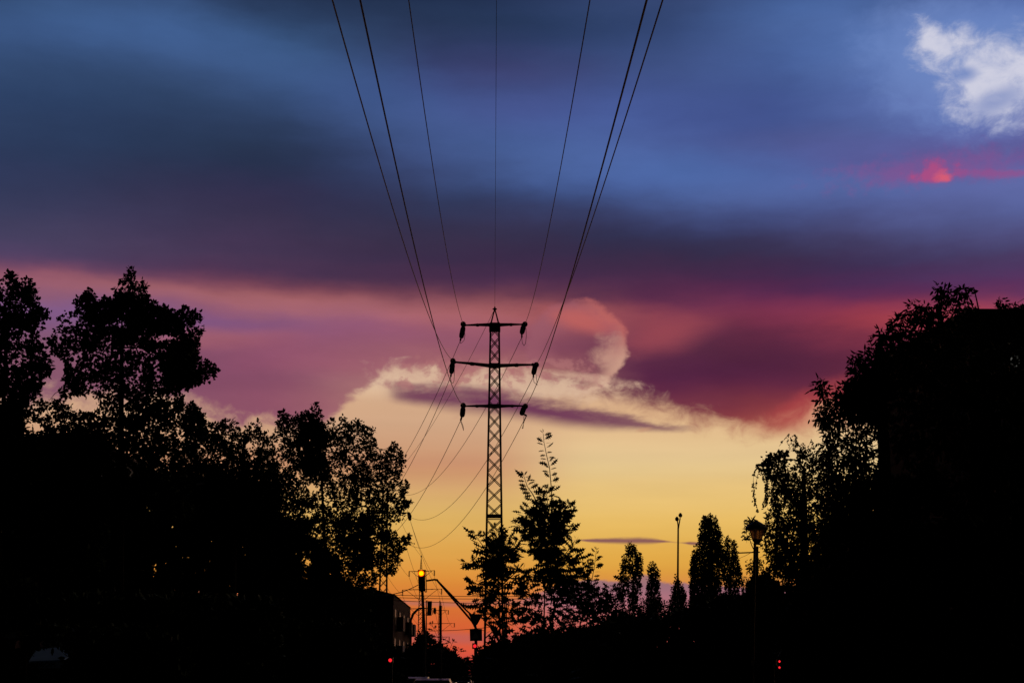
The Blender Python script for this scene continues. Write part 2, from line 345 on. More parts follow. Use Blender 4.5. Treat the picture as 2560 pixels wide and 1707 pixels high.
def _frosted():
    m = bpy.data.materials.new('frosted_lamp_glass'); m.use_nodes = True; nt = m.node_tree; nt.nodes.clear()
    t = nt.nodes.new('ShaderNodeBsdfTranslucent'); t.inputs[0].default_value = (0.55, 0.42, 0.3, 1)
    g = nt.nodes.new('ShaderNodeBsdfTransparent'); g.inputs[0].default_value = (0.20, 0.14, 0.10, 1)
    a = nt.nodes.new('ShaderNodeAddShader'); o = nt.nodes.new('ShaderNodeOutputMaterial')
    nt.links.new(t.outputs[0], a.inputs[0]); nt.links.new(g.outputs[0], a.inputs[1]); nt.links.new(a.outputs[0], o.inputs[0])
    return m
M['frosted'] = _frosted()

# ------------------------------------------------------------------ object helpers
def tag(o, label=None, cat=None, group=None, kind=None):
    if label: o['label'] = label
    if cat: o['category'] = cat
    if group: o['group'] = group
    if kind: o['kind'] = kind
    return o
def thing(name, loc, label, cat, group=None):
    o = bpy.data.objects.new(name, None); COL.objects.link(o); o.location = loc
    o.empty_display_size = 0.3
    return tag(o, label, cat, group)

class MB:
    """collects shapes in world coordinates; build() links them as one mesh"""
    def __init__(s): s.v = []; s.f = []; s.bulk = []
    def add(s, vs, fs):
        k = len(s.v); s.v += [tuple(v) for v in vs]; s.f += [tuple(i + k for i in f) for f in fs]; return s
    def tube(s, pts, r, n=6, cap=True):
        pts = [Vector(p) for p in pts]
        if not hasattr(r, '__len__'): r = [r] * len(pts)
        vs = []; fs = []
        ref = None
        for i, p in enumerate(pts):
            t = (pts[min(i + 1, len(pts) - 1)] - pts[max(i - 1, 0)])
            t = t.normalized() if t.length > 1e-9 else Vector((0, 0, 1))
            if ref is None: ref = Vector((1, 0, 0)) if abs(t.x) < 0.8 else Vector((0, 1, 0))
            a = (ref - t * ref.dot(t)).normalized(); b = t.cross(a); ref = a
            for k in range(n):
                q = 2 * pi * (k + .5) / n
                vs.append(p + (a * cos(q) + b * sin(q)) * r[i])
        for i in range(len(pts) - 1):
            for k in range(n):
                fs.append((i * n + k, i * n + (k + 1) % n, (i + 1) * n + (k + 1) % n, (i + 1) * n + k))
        if cap:
            fs.append(tuple(range(n))[::-1]); fs.append(tuple((len(pts) - 1) * n + k for k in range(n)))
        return s.add(vs, fs)
    def bar(s, p, q, w): return s.tube([p, q], w * 0.7071, 4)
    def box(s, lo, hi):
        x0, y0, z0 = lo; x1, y1, z1 = hi
        return s.add([(x0,y0,z0),(x1,y0,z0),(x1,y1,z0),(x0,y1,z0),(x0,y0,z1),(x1,y0,z1),(x1,y1,z1),(x0,y1,z1)],
                     [(0,3,2,1),(4,5,6,7),(0,1,5,4),(1,2,6,5),(2,3,7,6),(3,0,4,7)])
    def prism(s, poly, up):
        """poly: list of points of one face, up: extrusion vector"""
        n = len(poly); up = Vector(up); poly = [Vector(p) for p in poly]
        vs = poly + [p + up for p in poly]
        fs = [tuple(range(n))[::-1], tuple(range(n, 2 * n))] + [(i, (i + 1) % n, n + (i + 1) % n, n + i) for i in range(n)]
        return s.add(vs, fs)
    def ball(s, c, r, n=8, sx=1, sz=1):
        c = Vector(c); vs = []; fs = []
        for i in range(1, n):
            a = pi * i / n
            for k in range(n):
                b = 2 * pi * k / n
                vs.append(c + Vector((r * sx * sin(a) * cos(b), r * sx * sin(a) * sin(b), r * sz * cos(a))))
        vs += [c + Vector((0, 0, r * sz)), c - Vector((0, 0, r * sz))]
        for i in range(n - 2):
            for k in range(n):
                fs.append((i * n + k, (i + 1) * n + k, (i + 1) * n + (k + 1) % n, i * n + (k + 1) % n))
        T = (n - 1) * n
        for k in range(n):
            fs.append((T, k, (k + 1) % n)); fs.append((T + 1, (n - 2) * n + (k + 1) % n, (n - 2) * n + k))
        return s.add(vs, fs)
    def build(s, name, m, parent=None, smooth=False, label=None):
        me = bpy.data.meshes.new(name)
        org = Vector(parent.matrix_basis.translation) if parent is not None else Vector((0, 0, 0))
        p = parent
        while p is not None and p.parent is not None:
            p = p.parent; org += p.matrix_basis.translation
        me.from_pydata([tuple(Vector(v) - org) for v in s.v], [], s.f)
        if smooth: me.shade_smooth()
        me.materials.append(M[m]); me.update()
        o = bpy.data.objects.new(name, me); COL.objects.link(o)
        if parent is not None: o.parent = parent
        if label: o['label'] = label
        return o

def polys_mesh(name, m, V, sizes, parent=None):
    """bulk mesh: V (n,3) vertex array, sizes: vertices per polygon (all loops in order)"""
    org = np.array(parent.location) if parent is not None else np.zeros(3)
    V = (V - org).astype(np.float32)
    me = bpy.data.meshes.new(name)
    me.vertices.add(len(V)); me.vertices.foreach_set('co', V.ravel())
    me.loops.add(len(V)); me.loops.foreach_set('vertex_index', np.arange(len(V), dtype=np.int32))
    me.polygons.add(len(sizes))
    st = np.concatenate([[0], np.cumsum(sizes)[:-1]]).astype(np.int32)
    me.polygons.foreach_set('loop_start', st)
    me.materials.append(M[m]); me.update(calc_edges=True)
    o = bpy.data.objects.new(name, me); COL.objects.link(o)
    if parent is not None: o.parent = parent
    return o

# leaf outlines (length along +x from 0 to 1)
def sym(h):
    return np.array(h + [(x, -y) for x, y in h[::-1] if abs(y) > 1e-6 and x > 0 or y > 0][0:])
def outline(up):
    up = [p for p in up]
    lo = [(x, -y) for x, y in up[::-1] if y > 1e-6]
    return np.array(up + lo)
L_OVAL = outline([(0, 0), (.25, .2), (.6, .24), (1, 0)])
L_LONG = outline([(0, 0), (.3, .17), (.65, .15), (1, 0)])
L_MAPLE = outline([(0, 0), (.12, .12), (.02, .42), (.30, .30), (.42, .52), (.55, .26), (.75, .30), (1, 0)])
L_LOBE = outline([(0, 0), (.15, .14), (.22, .38), (.38, .20), (.55, .42), (.66, .18), (.85, .20), (1, 0)])
L_OAK = outline([(0, 0.015), (.22, .02), (.26, .17), (.34, .05), (.42, .32), (.50, .07), (.62, .36), (.68, .09), (.80, .24), (.84, .07), (1, 0)])
L_QUAD = np.array([(0, 0), (.5, .38), (1, 0), (.5, -.38)])

def rand_dirs(n):
    v = rng.normal(size=(n, 3)); return v / np.linalg.norm(v, axis=1)[:, None]
def leaves(base, dirs, length, shape, width=1.0, curl=0.15):
    """leaf polygons: base (n,3), dirs (n,3) unit, length (n,) -> V, sizes"""
    n = len(base)
    t = rand_dirs(n); side = np.cross(dirs, t); side /= np.linalg.norm(side, axis=1)[:, None] + 1e-9
    nor = np.cross(dirs, side)
    L = length[:, None, None]
    xs = shape[None, :, 0, None]; ys = shape[None, :, 1, None] * width
    V = base[:, None, :] + L * (xs * dirs[:, None, :] + ys * side[:, None, :] - curl * (xs ** 2) * nor[:, None, :])
    return V.reshape(-1, 3), np.full(n, len(shape), dtype=np.int32)

Fn, Rn, Un = (np.array(v) for v in (Fv, Rv, Uv)); En = np.array(EYE)
def Pn(xy, Y):
    d = Fn[None] + Rn[None] * ((xy[:, :1] - 1280) / F_PX) + Un[None] * ((853.5 - xy[:, 1:2]) / F_PX)
    return En[None] + d * (np.asarray(Y)[:, None] / d[:, 1:2])
def inside(poly, p):
    poly = np.asarray(poly, float); x, y = p[:, 0], p[:, 1]; r = np.zeros(len(p), bool)
    j = len(poly) - 1
    for i in range(len(poly)):
        xi, yi = poly[i]; xj, yj = poly[j]
        c = ((yi > y) != (yj > y)) & (x < (xj - xi) * (y - yi) / (yj - yi + 1e-12) + xi)
        r ^= c; j = i
    return r
def edge_dist(poly, p):
    poly = np.asarray(poly, float); d = np.full(len(p), 1e9)
    for a, b in zip(poly, np.roll(poly, -1, 0)):
        ab = b - a; t = np.clip(((p - a) @ ab) / (ab @ ab + 1e-9), 0, 1)
        d = np.minimum(d, np.linalg.norm(p - (a + t[:, None] * ab), axis=1))
    return d
def scatter(poly, n, holes=(), margin=0.0):
    poly = np.asarray(poly, float); lo, hi = poly.min(0), poly.max(0); out = np.zeros((0, 2))
    while len(out) < n:
        p = lo + rng.random((max(64, n * 2), 2)) * (hi - lo)
        p = p[inside(poly, p)]
        for hx, hy, rx, ry in holes:
            p = p[((p[:, 0] - hx) / rx) ** 2 + ((p[:, 1] - hy) / ry) ** 2 > 1]
        if margin and len(p):
            p = p[edge_dist(poly, p) > margin * rng.random(len(p))]
        out = np.concatenate([out, p])
    return out[:n]

def branch_mesh(trunk, r0, centers, tip=0.012, maxn=260):
    """trunk: points (top last); limbs grow from it out to the leaf clumps"""
    mb = MB()
    tr = []
    for a, b in zip(trunk[:-1], trunk[1:]):
        a = np.array(a); b = np.array(b); k = max(2, int(np.linalg.norm(b - a) / 0.5))
        tr += [a + (b - a) * i / k for i in range(k)]
    tr.append(np.array(trunk[-1])); tr = np.array(tr)
    c = np.array(centers)
    if len(c) > maxn: c = c[rng.choice(len(c), maxn, replace=False)]
    d0 = np.min(np.linalg.norm(c[:, None] - tr[None], axis=2), axis=1)
    c = c[np.argsort(d0)]
    nodes = np.concatenate([tr, c]); par = list(range(-1, len(tr) - 1)); nt_ = len(tr)
    grow = np.arange(nt_)
    for i, p in enumerate(c):
        q = nodes[:nt_ + i]; d = np.linalg.norm(q - p, axis=1)
        pen = np.where(q[:, 2] > p[2] + 0.1, 1.6, 1.0)
        pen[:max(1, nt_ // 4)] *= 2.0
        par.append(int(np.argmin(d * pen)))
    wt = np.ones(len(nodes))
    wt[:nt_] = 0.5
    for i in range(len(nodes) - 1, 0, -1):
        if par[i] >= 0: wt[par[i]] += wt[i]
    k = r0 / sqrt(wt[0])
    for i in range(nt_, len(nodes)):
        a, b = nodes[par[i]], nodes[i]
        m = (a + b) / 2 + rng.normal(size=3) * np.linalg.norm(b - a) * 0.07 + np.array([0, 0, 0.05]) * np.linalg.norm(b - a)
        ra = max(tip, k * sqrt(wt[i]) * 1.05); rb = max(tip * 0.6, k * sqrt(max(wt[i] - 1, 0.3)))
        mb.tube([a, m, b], [ra, (ra + rb) / 2, rb], 4, False)
    mb.tube([tuple(p) for p in tr], [max(tip, k * sqrt(w)) for w in wt[:nt_]], 7)
    return mb

def tree(name, label, cat, poly, D, leaf_px, nclump, per, clump_px, shape=L_OVAL, base=None, holes=(), cores=(), core_n=0,
         group=None, m='leaf_a', depth=1.0, droop=0.0, stretch=(1, 1), trunk_r=0.16, width=1.0, margin=6, trunk_top=0.8, fan=0.8, limbs=260, tip=0.012):
    s = mpp(D); poly = np.asarray(poly, float)
    c2 = scatter(poly, nclump, holes, margin)
    if core_n:
        ex = [scatter(q, core_n, holes, 0) for q in cores]
        c2 = np.concatenate([c2] + ex)
    ed = edge_dist(poly, c2)
    W_ = min(np.ptp(poly[:, 0]), np.ptp(poly[:, 1])) / 2
    dy = rng.uniform(-1, 1, len(c2)) * np.sqrt(np.clip(ed, 2, W_) * W_) * s * 0.8 * depth
    C = Pn(c2, D + dy)
    bx, by = base if base else ((poly[:, 0].min() + poly[:, 0].max()) / 2, 1700)
    g = P(bx, by, D); g.z = 0.0
    root = thing(name, g, label, cat, group)
    top = Pn(np.array([[bx, poly[:, 1].min() * trunk_top + poly[:, 1].max() * (1 - trunk_top)]]), np.array([D]))[0]
    low = np.array(g)
    mid = low * .5 + top * .5 + np.array([rng.normal() * .015, rng.normal() * .015, 0]) * (top[2])
    branch_mesh([low, mid, top], trunk_r, C, tip, limbs).build('trunk', 'bark', root)
    n = len(C) * per
    ci = np.repeat(np.arange(len(C)), per)
    off = rng.normal(size=(n, 3)) * clump_px * s * 0.55
    off[:, 0] *= stretch[0]; off[:, 2] *= stretch[1]
    off *= rng.uniform(0.45, 1.35, len(C))[ci][:, None]
    base_ = C[ci] + off
    dr = off / (np.linalg.norm(off, axis=1)[:, None] + 1e-9) * fan + rand_dirs(n) * 0.7 + np.array([0, 0, -droop])
    dr /= np.linalg.norm(dr, axis=1)[:, None]
    ln = leaf_px * s * rng.uniform(0.65, 1.3, n)
    lp = c2[ci] + np.stack([off[:, 0], -off[:, 2]], 1) / s
    ok = inside(poly, lp) | ((edge_dist(poly, lp) < 3.5) & (rng.random(n) < .5)) | (rng.random(n) < .012)
    for hx, hy, rx, ry in holes:
        q = ((lp[:, 0] - hx) / rx) ** 2 + ((lp[:, 1] - hy) / ry) ** 2
        ok &= (q > 1) | (rng.random(n) < .10)
    base_, dr, ln = base_[ok], dr[ok], ln[ok]
    V, sz = leaves(base_, dr, ln, shape, width)
    polys_mesh('crown', m, V, sz, root)
    return root

def wire(label, pts, r, name='overhead_wire', group=None, cat='power line', m='wire', n=6):
    mb = MB().tube(pts, r, n)
    o = mb.build(name, m)
    return tag(o, label, cat, group)
def sagline(p, q, sag, n=28):
    p, q = Vector(p), Vector(q)
    return [p.lerp(q, t) - Vector((0, 0, 4 * sag * t * (1 - t))) for t in [i / n for i in range(n + 1)]]

# ================================================================== ground, road, kerbs
def sheet(name, x0, x1, y0, y1, z, m, kind='structure'):
    o = MB().add([(x0,y0,z),(x1,y0,z),(x1,y1,z),(x0,y1,z)], [(0,1,2,3)]).build(name, m); o['kind'] = kind; return o
sheet('ground', -4000, 4000, -300, 6000, 0, 'grass')
sheet('road', -7.5, 0.5, -40, 900, 0.012, 'asphalt')
for nm, a, b in (('pavement', -10.2, -7.8), ('pavement', 0.8, 4.2)):
    o = MB().box((a, -40, 0.0), (b, 600, 0.13)).build(nm, 'pavers'); o['kind'] = 'structure'
for nm, a, b in (('kerb', -7.8, -7.5), ('kerb', 0.5, 0.8)):
    o = MB().box((a, -40, 0.0), (b, 600, 0.15)).build(nm, 'pavers'); o['kind'] = 'structure'
mk = MB()
for k in range(60):
    y = -20 + k * 9
    mk.add([(-3.58, y, .017), (-3.42, y, .017), (-3.42, y + 3, .017), (-3.58, y + 3, .017)], [(0, 1, 2, 3)])
o = mk.build('road_marking', 'marking'); o['kind'] = 'structure'

# ================================================================== pylons
def pylon(label, D, cx, peak_y, body_top_y, arms, widths, panel_px, leg_w, brace_w, plate=False, dy_left=0.0, style='tube', base_cx=None, diaphragm=None):
    """arms: list of (y_body, (xl, yl), (xr, yr), thickness px); widths: [(y, px)] of the body"""
    s = mpp(D) * 1.03
    zc = lambda y: P(cx, y, D).z
    X0 = P(cx, 1300, D).x
    root = thing('pylon', (X0, D, 0), label, 'pylon')
    wy = sorted((zc(y), w * s) for y, w in widths)
    def wid(z):
        if z <= wy[0][0]: return wy[0][1] + (wy[0][0] - z) * (wy[0][1] - wy[1][1]) / (wy[1][0] - wy[0][0])
        for (a, wa_), (b, wb_) in zip(wy[:-1], wy[1:]):
            if z <= b: return wa_ + (wb_ - wa_) * (z - a) / (b - a)
        return wy[-1][1]
    zt = zc(body_top_y)
    leg_w *= s; brace_w *= s
    cor = lambda z, i: Vector((X0 + (-1 if i in (0, 3) else 1) * (wid(z) / 2 - leg_w / 2), D + (-1 if i < 2 else 1) * (wid(z) / 2 - leg_w / 2), z))
    zs = [0.0]; 
    ztop = zt; 
    lv = [ztop]; z = ztop
    while z > 1.2:
        z -= panel_px * s * (1.0 + 0.02 * len(lv)); lv.append(max(z, 0.0))
    lv[-1] = 0.0
    for i in range(4):
        MB().tube([cor(z, i) for z in (0, ztop * .5, ztop)], [leg_w * .72, leg_w * .68, leg_w * .62], 4).build('leg', 'steel', root)
    br = MB()
    for k in range(len(lv) - 1):
        a, b = lv[k], lv[k + 1]
        gap = (a - b) * 0.06
        for i, j in ((0, 1), (1, 2), (2, 3), (3, 0)):
            br.bar(cor(a - gap, i), cor(b + gap, j), brace_w); br.bar(cor(a - gap, j), cor(b + gap, i), brace_w)
    br.build('bracing', 'steel', root)
    for y in (diaphragm or []):
        z = zc(y); dm = MB()
        for i, j in ((0, 1), (1, 2), (2, 3), (3, 0), (0, 2)):
            dm.bar(cor(z, i), cor(z, j), brace_w * 2.2); 
        for i, j in ((0, 1), (2, 3)): dm.bar(cor(z - .22, i), cor(z - .22, j), brace_w * 1.1)
        dm.build('diaphragm', 'steel', root)
    zp = zc(peak_y); pk = MB()
    for i in range(4): pk.bar(cor(ztop, i), Vector((X0, D, zp)), leg_w * .55)
    pk.tube([(X0, D, zp - .25), (X0, D, zp - .1), (X0, D, zp - 0.02), (X0, D, zp + .08), (X0, D, zp + .2)], [.10, .10, .22, .07, .05], 8)
    if style == 'mast':
        h = zp - ztop
        for k in range(8):
            t0, t1 = k / 8, (k + 1) / 8; w0 = wid(ztop) / 2 * (1 - t0) * .8; w1 = wid(ztop) / 2 * (1 - t1) * .8
            pk.bar((X0 - w0, D, ztop + h * t0), (X0 + w1, D, ztop + h * t1), brace_w)
            pk.bar((X0 + w0, D, ztop + h * t0), (X0 - w1, D, ztop + h * t1), brace_w)
    pk.build('peak', 'steel', root)
    if plate:
        w = wid(ztop) / 2 + .04; z0 = zc(827)
        MB().box((X0 - w, D - w, z0), (X0 + w, D + w, ztop + .05)).build('head_plate', 'steel', root)
    tips = []
    for (yb, (xl, yl), (xr, yr), th) in arms:
        zb = zc(yb); w = wid(zb) / 2; am = MB(); tt = []
        for sgn, (xt, yt) in ((-1, (xl, yl)), (1, (xr, yr))):
            Yt = D + (-dy_left if sgn < 0 else dy_left)
            T = P(xt, yt, Yt); tt.append(T)
            for fy in (-1, 1):
                r0_ = th * s * 0.36
                a = Vector((X0 + sgn * w * .9, D + fy * w, zb + th * s * .15 * fy))
                m_ = a.lerp(T, .5); m_.z += 0.02
                am.tube([a, m_, T + Vector((0, fy * .05, 0))], [r0_, r0_ * .85, r0_ * .62], 6)
                q = a.lerp(T, .52); am.tube([a.lerp(T, .45), q, a.lerp(T, .56)], [r0_ * 1.05, r0_ * 1.22, r0_ * 1.05], 6)
            am.ball(T, th * s * .45, 6)
            if style == 'mast':
                am.bar(T.lerp(Vector((X0, D, zb)), .18), Vector((X0 + sgn * w, D, zb - abs(T.x - X0) * .55)), brace_w * 1.2)
        am.tube([(X0 - w, D - w, zb), (X0 + w, D - w, zb)], th * s * .4, 6); am.tube([(X0 - w, D + w, zb), (X0 + w, D + w, zb)], th * s * .4, 6)
        am.build('cross_arm', 'steel', root)
        tips.append(tt)
    return root, tips, X0, zp

def insulator(root, a, b, r, n=7, name='insulator'):
    a, b = Vector(a), Vector(b); mb = MB(); t = (b - a); pts = []; rs = []
    for k in range(n):
        for f, q in ((0.0, .25), (0.25, 1.0), (0.5, .85), (0.75, .25)):
            pts.append(a + t * ((k + f) / n)); rs.append(max(.03, r * q * (0.9 if k in (0, n - 1) else 1)))
    pts.append(b); rs.append(.03)
    mb.tube(pts, rs, 10)
    return mb.build(name, 'porcelain', root)

T1, tips1, X1, zp1 = pylon('tall lattice pylon in mid street with three cross arms, tallest and nearest of the pylons', 118, 1235.5, 772, 813,
    [(812, (1163, 813), (1306, 811), 7.5), (914, (1137, 905), (1332, 911.5), 9.5), (1015, (1163, 1015), (1310, 1014.5), 7)],
    [(815, 26), (1060, 31.5), (1290, 41), (1550, 47)], 30, 5.0, 1.9, plate=True, dy_left=0.45, diaphragm=[1289])
D1 = 118
near = [  # (body arm, side, ball centre px, far string start px, far string end px, loop px list)
 (0, 0, (1158.3, 811.5), (1158, 821), (1153, 842), (1151.0, 851), [(1150.5,854),(1151.5,858.5),(1156,855),(1160.5,850),(1162.5,838),(1161,822)]),
 (0, 1, (1312, 811.5), (1309, 817), (1304.5, 831), (1304.5, 843), [(1304.5,846),(1306,858),(1310,864),(1314,858),(1315.8,840),(1315,820)]),
 (1, 0, (1132.5, 903), (1131.5, 912), (1128.5, 930), (1127, 941), [(1126.5,944),(1128,955),(1132.5,957.5),(1135,952),(1136,935),(1136,915)]),
 (1, 1, (1340.5, 913), (1338, 918), (1333.5, 932), (1333.5, 942), [(1333.5,945),(1335,955),(1343,962),(1341.5,948),(1339.5,930),(1340,918)]),
 (2, 0, (1158.2, 1014.5), (1157.5, 1023), (1155.5, 1038), (1152, 1050), [(1151,1052),(1155,1063),(1159,1076),(1158,1066),(1153,1052)]),
 (2, 1, (1313, 1016.5), (1310, 1021), (1304, 1033), (1316, 1039), [(1316,1041),(1311,1052),(1306,1069),(1305,1071),(1308,1070),(1309,1055),(1310,1040)]),
]
wend = {}; balls = {}
for (k, sd_, bc, f0, f1, fe, loop) in near:
    Yt = tips1[k][sd_].y
    near_pt = P(bc[0], bc[1], Yt - .15)
    insulator(T1, P(bc[0], bc[1], Yt - .25), P(bc[0] + (-.6 if sd_ == 0 else .6) * 1.0, bc[1] - 2.0, Yt - 1.6), .235, 6)
    insulator(T1, P(f0[0], f0[1] - 2, Yt + .15), P(f1[0], f1[1] + 2, Yt + 1.6), .235, 6)
    MB().tube([P(f1[0], f1[1] - 1, Yt + 1.55), P(fe[0], fe[1], Yt + 2.1)], .085, 6).build('clamp', 'steel', T1)
    MB().tube([P(fe[0], fe[1], Yt + 2.0)] + [P(x, y, Yt + 2.0 - 3.6 * i / len(loop)) for i, (x, y) in enumerate(loop)], .022, 5).build('jumper_loop', 'wire', T1)
    wend[(k, sd_)] = P(fe[0], fe[1], Yt + 2.1); balls[(k, sd_)] = P(bc[0] + (-.6 if sd_ == 0 else .6), bc[1] - 2.0, Yt - 1.6)

# ------------------------------------------------------------------ wires from the pylon towards and over the camera
def front_wire(label, start, samples, r):
    """start: world point at the pylon; samples: photo points the wire passes; all in one vertical plane"""
    X = start.x; pts = [(start.y, start.z)]
    for x, y in samples:
        q = PX(x, y, X); pts.append((q.y, q.z))
    ys = np.array([p[0] for p in pts]); zs = np.array([p[1] for p in pts])
    c = np.polyfit(ys, zs, 2)
    # exact at the pylon
    out = []
    for t in np.linspace(0, 1, 60):
        y = start.y + (-30 - start.y) * t
        z = np.polyval(c, y) + (start.z - np.polyval(c, start.y)) * max(0, 1 - 3 * t)
        out.append((X, y, float(z)))
    return wire(label, out, r)
front_wire('outermost left conductor, from left end of pylon middle arm up out of the picture', balls[(1, 0)], [(1085.5, 821), (1020, 640), (955.7, 440), (832, 0)], .0185)
front_wire('second conductor from left, from left end of pylon lowest arm up out of the picture', balls[(2, 0)], [(1088, 826), (995.6, 440), (900.5, 0)], .0205)
front_wire('third conductor from left, from left end of pylon top arm up out of the picture', balls[(0, 0)], [(1085.6, 440), (1021.7, 0)], .0185)
front_wire('third conductor from right, from right end of pylon top arm up out of the picture', balls[(0, 1)], [(1397.6, 440), (1475, 0)], .0185)
front_wire('thick right conductor from right end of pylon lowest arm, inner of the close pair', balls[(2, 1)], [(1412, 745), (1501, 440), (1615.5, 0)], .021)
front_wire('outermost right conductor, from right end of pylon middle arm, at right of the close pair', balls[(1, 1)], [(1412, 742), (1520.6, 440), (1654, 0)], .0185)
Xe = X1; pe = Vector((X1, 118, zp1))
front_pts = [(X1, 118 + (-30 - 118) * t, zp1 - 4 * 3.2 * t * (1 - t) * 0.9) for t in np.linspace(0, 1, 40)]
wire('thin earth wire running straight up the middle of the picture from pylon peak', front_pts, .012)

# ------------------------------------------------------------------ second, third and fourth pylons
T2, tips2, X2, zp2 = pylon('second lattice pylon half hidden behind the leaves right of the left trees', 235, 961.5, 1203, 1228,
    [(1226, (918, 1227), (1004, 1226), 4), (1282, (900, 1283), (1020, 1281), 4.5), (1344, (914, 1345), (1009, 1344), 4)],
    [(1230, 13), (1340, 16.5), (1440, 19), (1560, 23)], 17, 3.2, 1.2)
for k, (tl, tr) in enumerate(tips2):
    for T in (tl, tr):
        insulator(T2, T + Vector((.1, -.1, -.1)), T + Vector((.5, -1.4, -.9)), .3, 5)
        insulator(T2, T + Vector((.1, .2, -.25)), T + Vector((.3, 1.4, -1.1)), .3, 5)
T3, tips3, X3, zp3 = pylon('distant slender pylon rising behind the lit traffic light', 300, 1054.5, 1390, 1422,
    [(1428, (1023, 1427.5), (1086, 1425.5), 2.2), (1473, (1006.5, 1474), (1104, 1471.5), 2.2), (1521, (1020, 1521), (1089, 1520), 2.2)],
    [(1422, 6), (1480, 8), (1560, 11)], 9, 1.5, .8, style='mast')
T4, tips4, X4, zp4 = pylon('farthest and smallest pylon, low over the street beyond the plain post', 400, 1101.5, 1502, 1522,
    [(1525, (1082, 1525), (1121, 1525), 1.6), (1558, (1066, 1558.5), (1136, 1557), 1.6), (1592, (1080, 1592), (1123, 1591), 1.5)],
    [(1524, 4.5), (1560, 5.5), (1620, 7)], 7, 1.2, .6, style='mast')
for TT, tp, L, r_ in ((T3, tips3, 1.15, .2), (T4, tips4, 1.1, .2)):
    for tl, tr in tp:
        for T in (tl, tr): insulator(TT, T, T - Vector((0, 0, L)), r_, 5)
nm = {0: 'top', 1: 'middle', 2: 'lowest'}; sdn = {0: 'left', 1: 'right'}
for k in range(3):
    for s_ in range(2):
        a = wend[(k, s_)]; b = tips2[k][s_] + Vector((.5, -1.5, -.9))
        wire('conductor slanting down left from %s end of pylon %s arm to the second pylon' % (sdn[s_], nm[k]), sagline(a, b, [2.6, 3.2, 3.4][k] + (1.2 if s_ else 0)), .024)
        c_ = tips3[k][s_] - Vector((0, 0, 1.15))
        wire('fine wire from second pylon down to third pylon behind the traffic light', sagline(tips2[k][s_] + Vector((.3, 1.5, -1.1)), c_, 1.6), .026, group='wires between second and third pylons')
        wire('very fine wire between the two farthest pylons over the street', sagline(c_, tips4[k][s_] - Vector((0, 0, 1.1)), 2.0), .028, group='wires between the two farthest pylons')
wire('thin earth wire slanting down left from pylon peak, behind the cross arms', sagline(pe, (X2, 235, zp2), 2.2), .018)
wire('fine earth wire from second pylon peak to top of third pylon', sagline((X2, 235, zp2), (X3, 300, zp3), 1.4), .022)
for i, (ya, yb, sag) in enumerate(((1483, 1485, .15), (1488, 1489, .2), (1493, 1496, .25))):
    wire(['highest', 'middle', 'lowest'][i] + ' of three level wires crossing the street behind the signal mast', sagline(P(860, ya, 90), P(1560, yb + (6 if i == 2 else 0), 92), sag), .017)
wire('drooping cable from left roofs up to the lit traffic light', sagline(P(955, 1487, 72), P(1046, 1461, 68), .12), .02, cat='cable')
wire('low cable crossing the street behind the signposts, just above the dip', sagline(P(1040, 1576, 100), P(1230, 1566, 102), .1), .018, cat='cable')

# ================================================================== traffic signals
def rot_disc(mb, c, r, y, n=20):
    mb.add([(c.x + r * cos(2 * pi * k / n), y, c.z + r * sin(2 * pi * k / n)) for k in range(n)], [tuple(range(n))])
def signal_head(root, x, y0, y1, wpx, D, lit=None, frame=None, lean=0.0):
    a = P(x - wpx / 2, y0, D); b = P(x + wpx / 2, y1, D); w = (b.x - a.x); h = a.z - b.z
    xs = lambda z: lean * (a.z - z) / h
    hb = MB()
    hb.prism([(a.x, D - .12, a.z), (b.x, D - .12, a.z), (b.x + lean, D - .12, b.z), (a.x + lean, D - .12, b.z)], (0, .26, 0))
    H = hb.build('signal_head', 'black', root)
    for k in range(3):
        zc_ = a.z - h * (.17 + .33 * k); xc = (a.x + b.x) / 2 + xs(zc_); r = min(w * .42, h * .15)
        ml = MB(); rot_disc(ml, Vector((xc, 0, zc_)), r * (1.12 if lit == k else 1), D - .135)
        L = ml.build('lens', 'lens_rim' if (lit == k and lit is not None) else 'lens', H)
        L.matrix_parent_inverse = Matrix.Identity(4)
        if lit == k:
            ml = MB(); rot_disc(ml, Vector((xc, 0, zc_)), r * .84, D - .142); ml.build('lamp', 'lens_yellow', H)
        v = MB(); n = 12
        vs = []
        for j in range(n + 1):
            q = pi * (j / n) * 1.2 - .1 * pi
            vs += [(xc + r * 1.2 * cos(q), D - .12, zc_ + r * 1.2 * sin(q)), (xc + r * 1.2 * cos(q), D - .3, zc_ + r * 1.2 * sin(q))]
        v.add(vs, [(2 * j, 2 * j + 1, 2 * j + 3, 2 * j + 2) for j in range(n)]); v.build('visor', 'visor', H)
    return H
_build0 = MB.build

D = 65
g = P(1061, 1600, D)
TL = thing('traffic_light', (P(1061, 1707, D).x, D, 0), 'lit yellow traffic light at top of a leaning post over the street', 'traffic light')
MB().tube([(TL.location.x, D + .1, 0), P(1061.5, 1590, D + .1), P(1055.5, 1470, D + .1), P(1054, 1430, D + .1)], [.075, .072, .066, .06], 8).build('pole', 'paint', TL)
signal_head(TL, 1052.8, 1424, 1477, 15.5, D, lit=0, lean=.055)
fr = MB()
for q in ((1061, 1424.5, 1064.5, 1424.5), (1064.5, 1424.5, 1066.5, 1479), (1061.5, 1479, 1066.5, 1479), (1061.8, 1424.5, 1062.8, 1478)):
    fr.bar(P(q[0], q[1], D - .05), P(q[2], q[3], D - .05), .035)
fr.build('bracket', 'black', TL)
D = 84
T_2 = thing('traffic_light', (P(1067, 1707, D).x, D, 0), 'unlit traffic light box hanging below and right of the lit one', 'traffic light')
MB().tube([(T_2.location.x, D, 0), P(1066, 1560, D), P(1065.5, 1501, D)], .035, 6).build('pole', 'paint', T_2)
fr = MB()
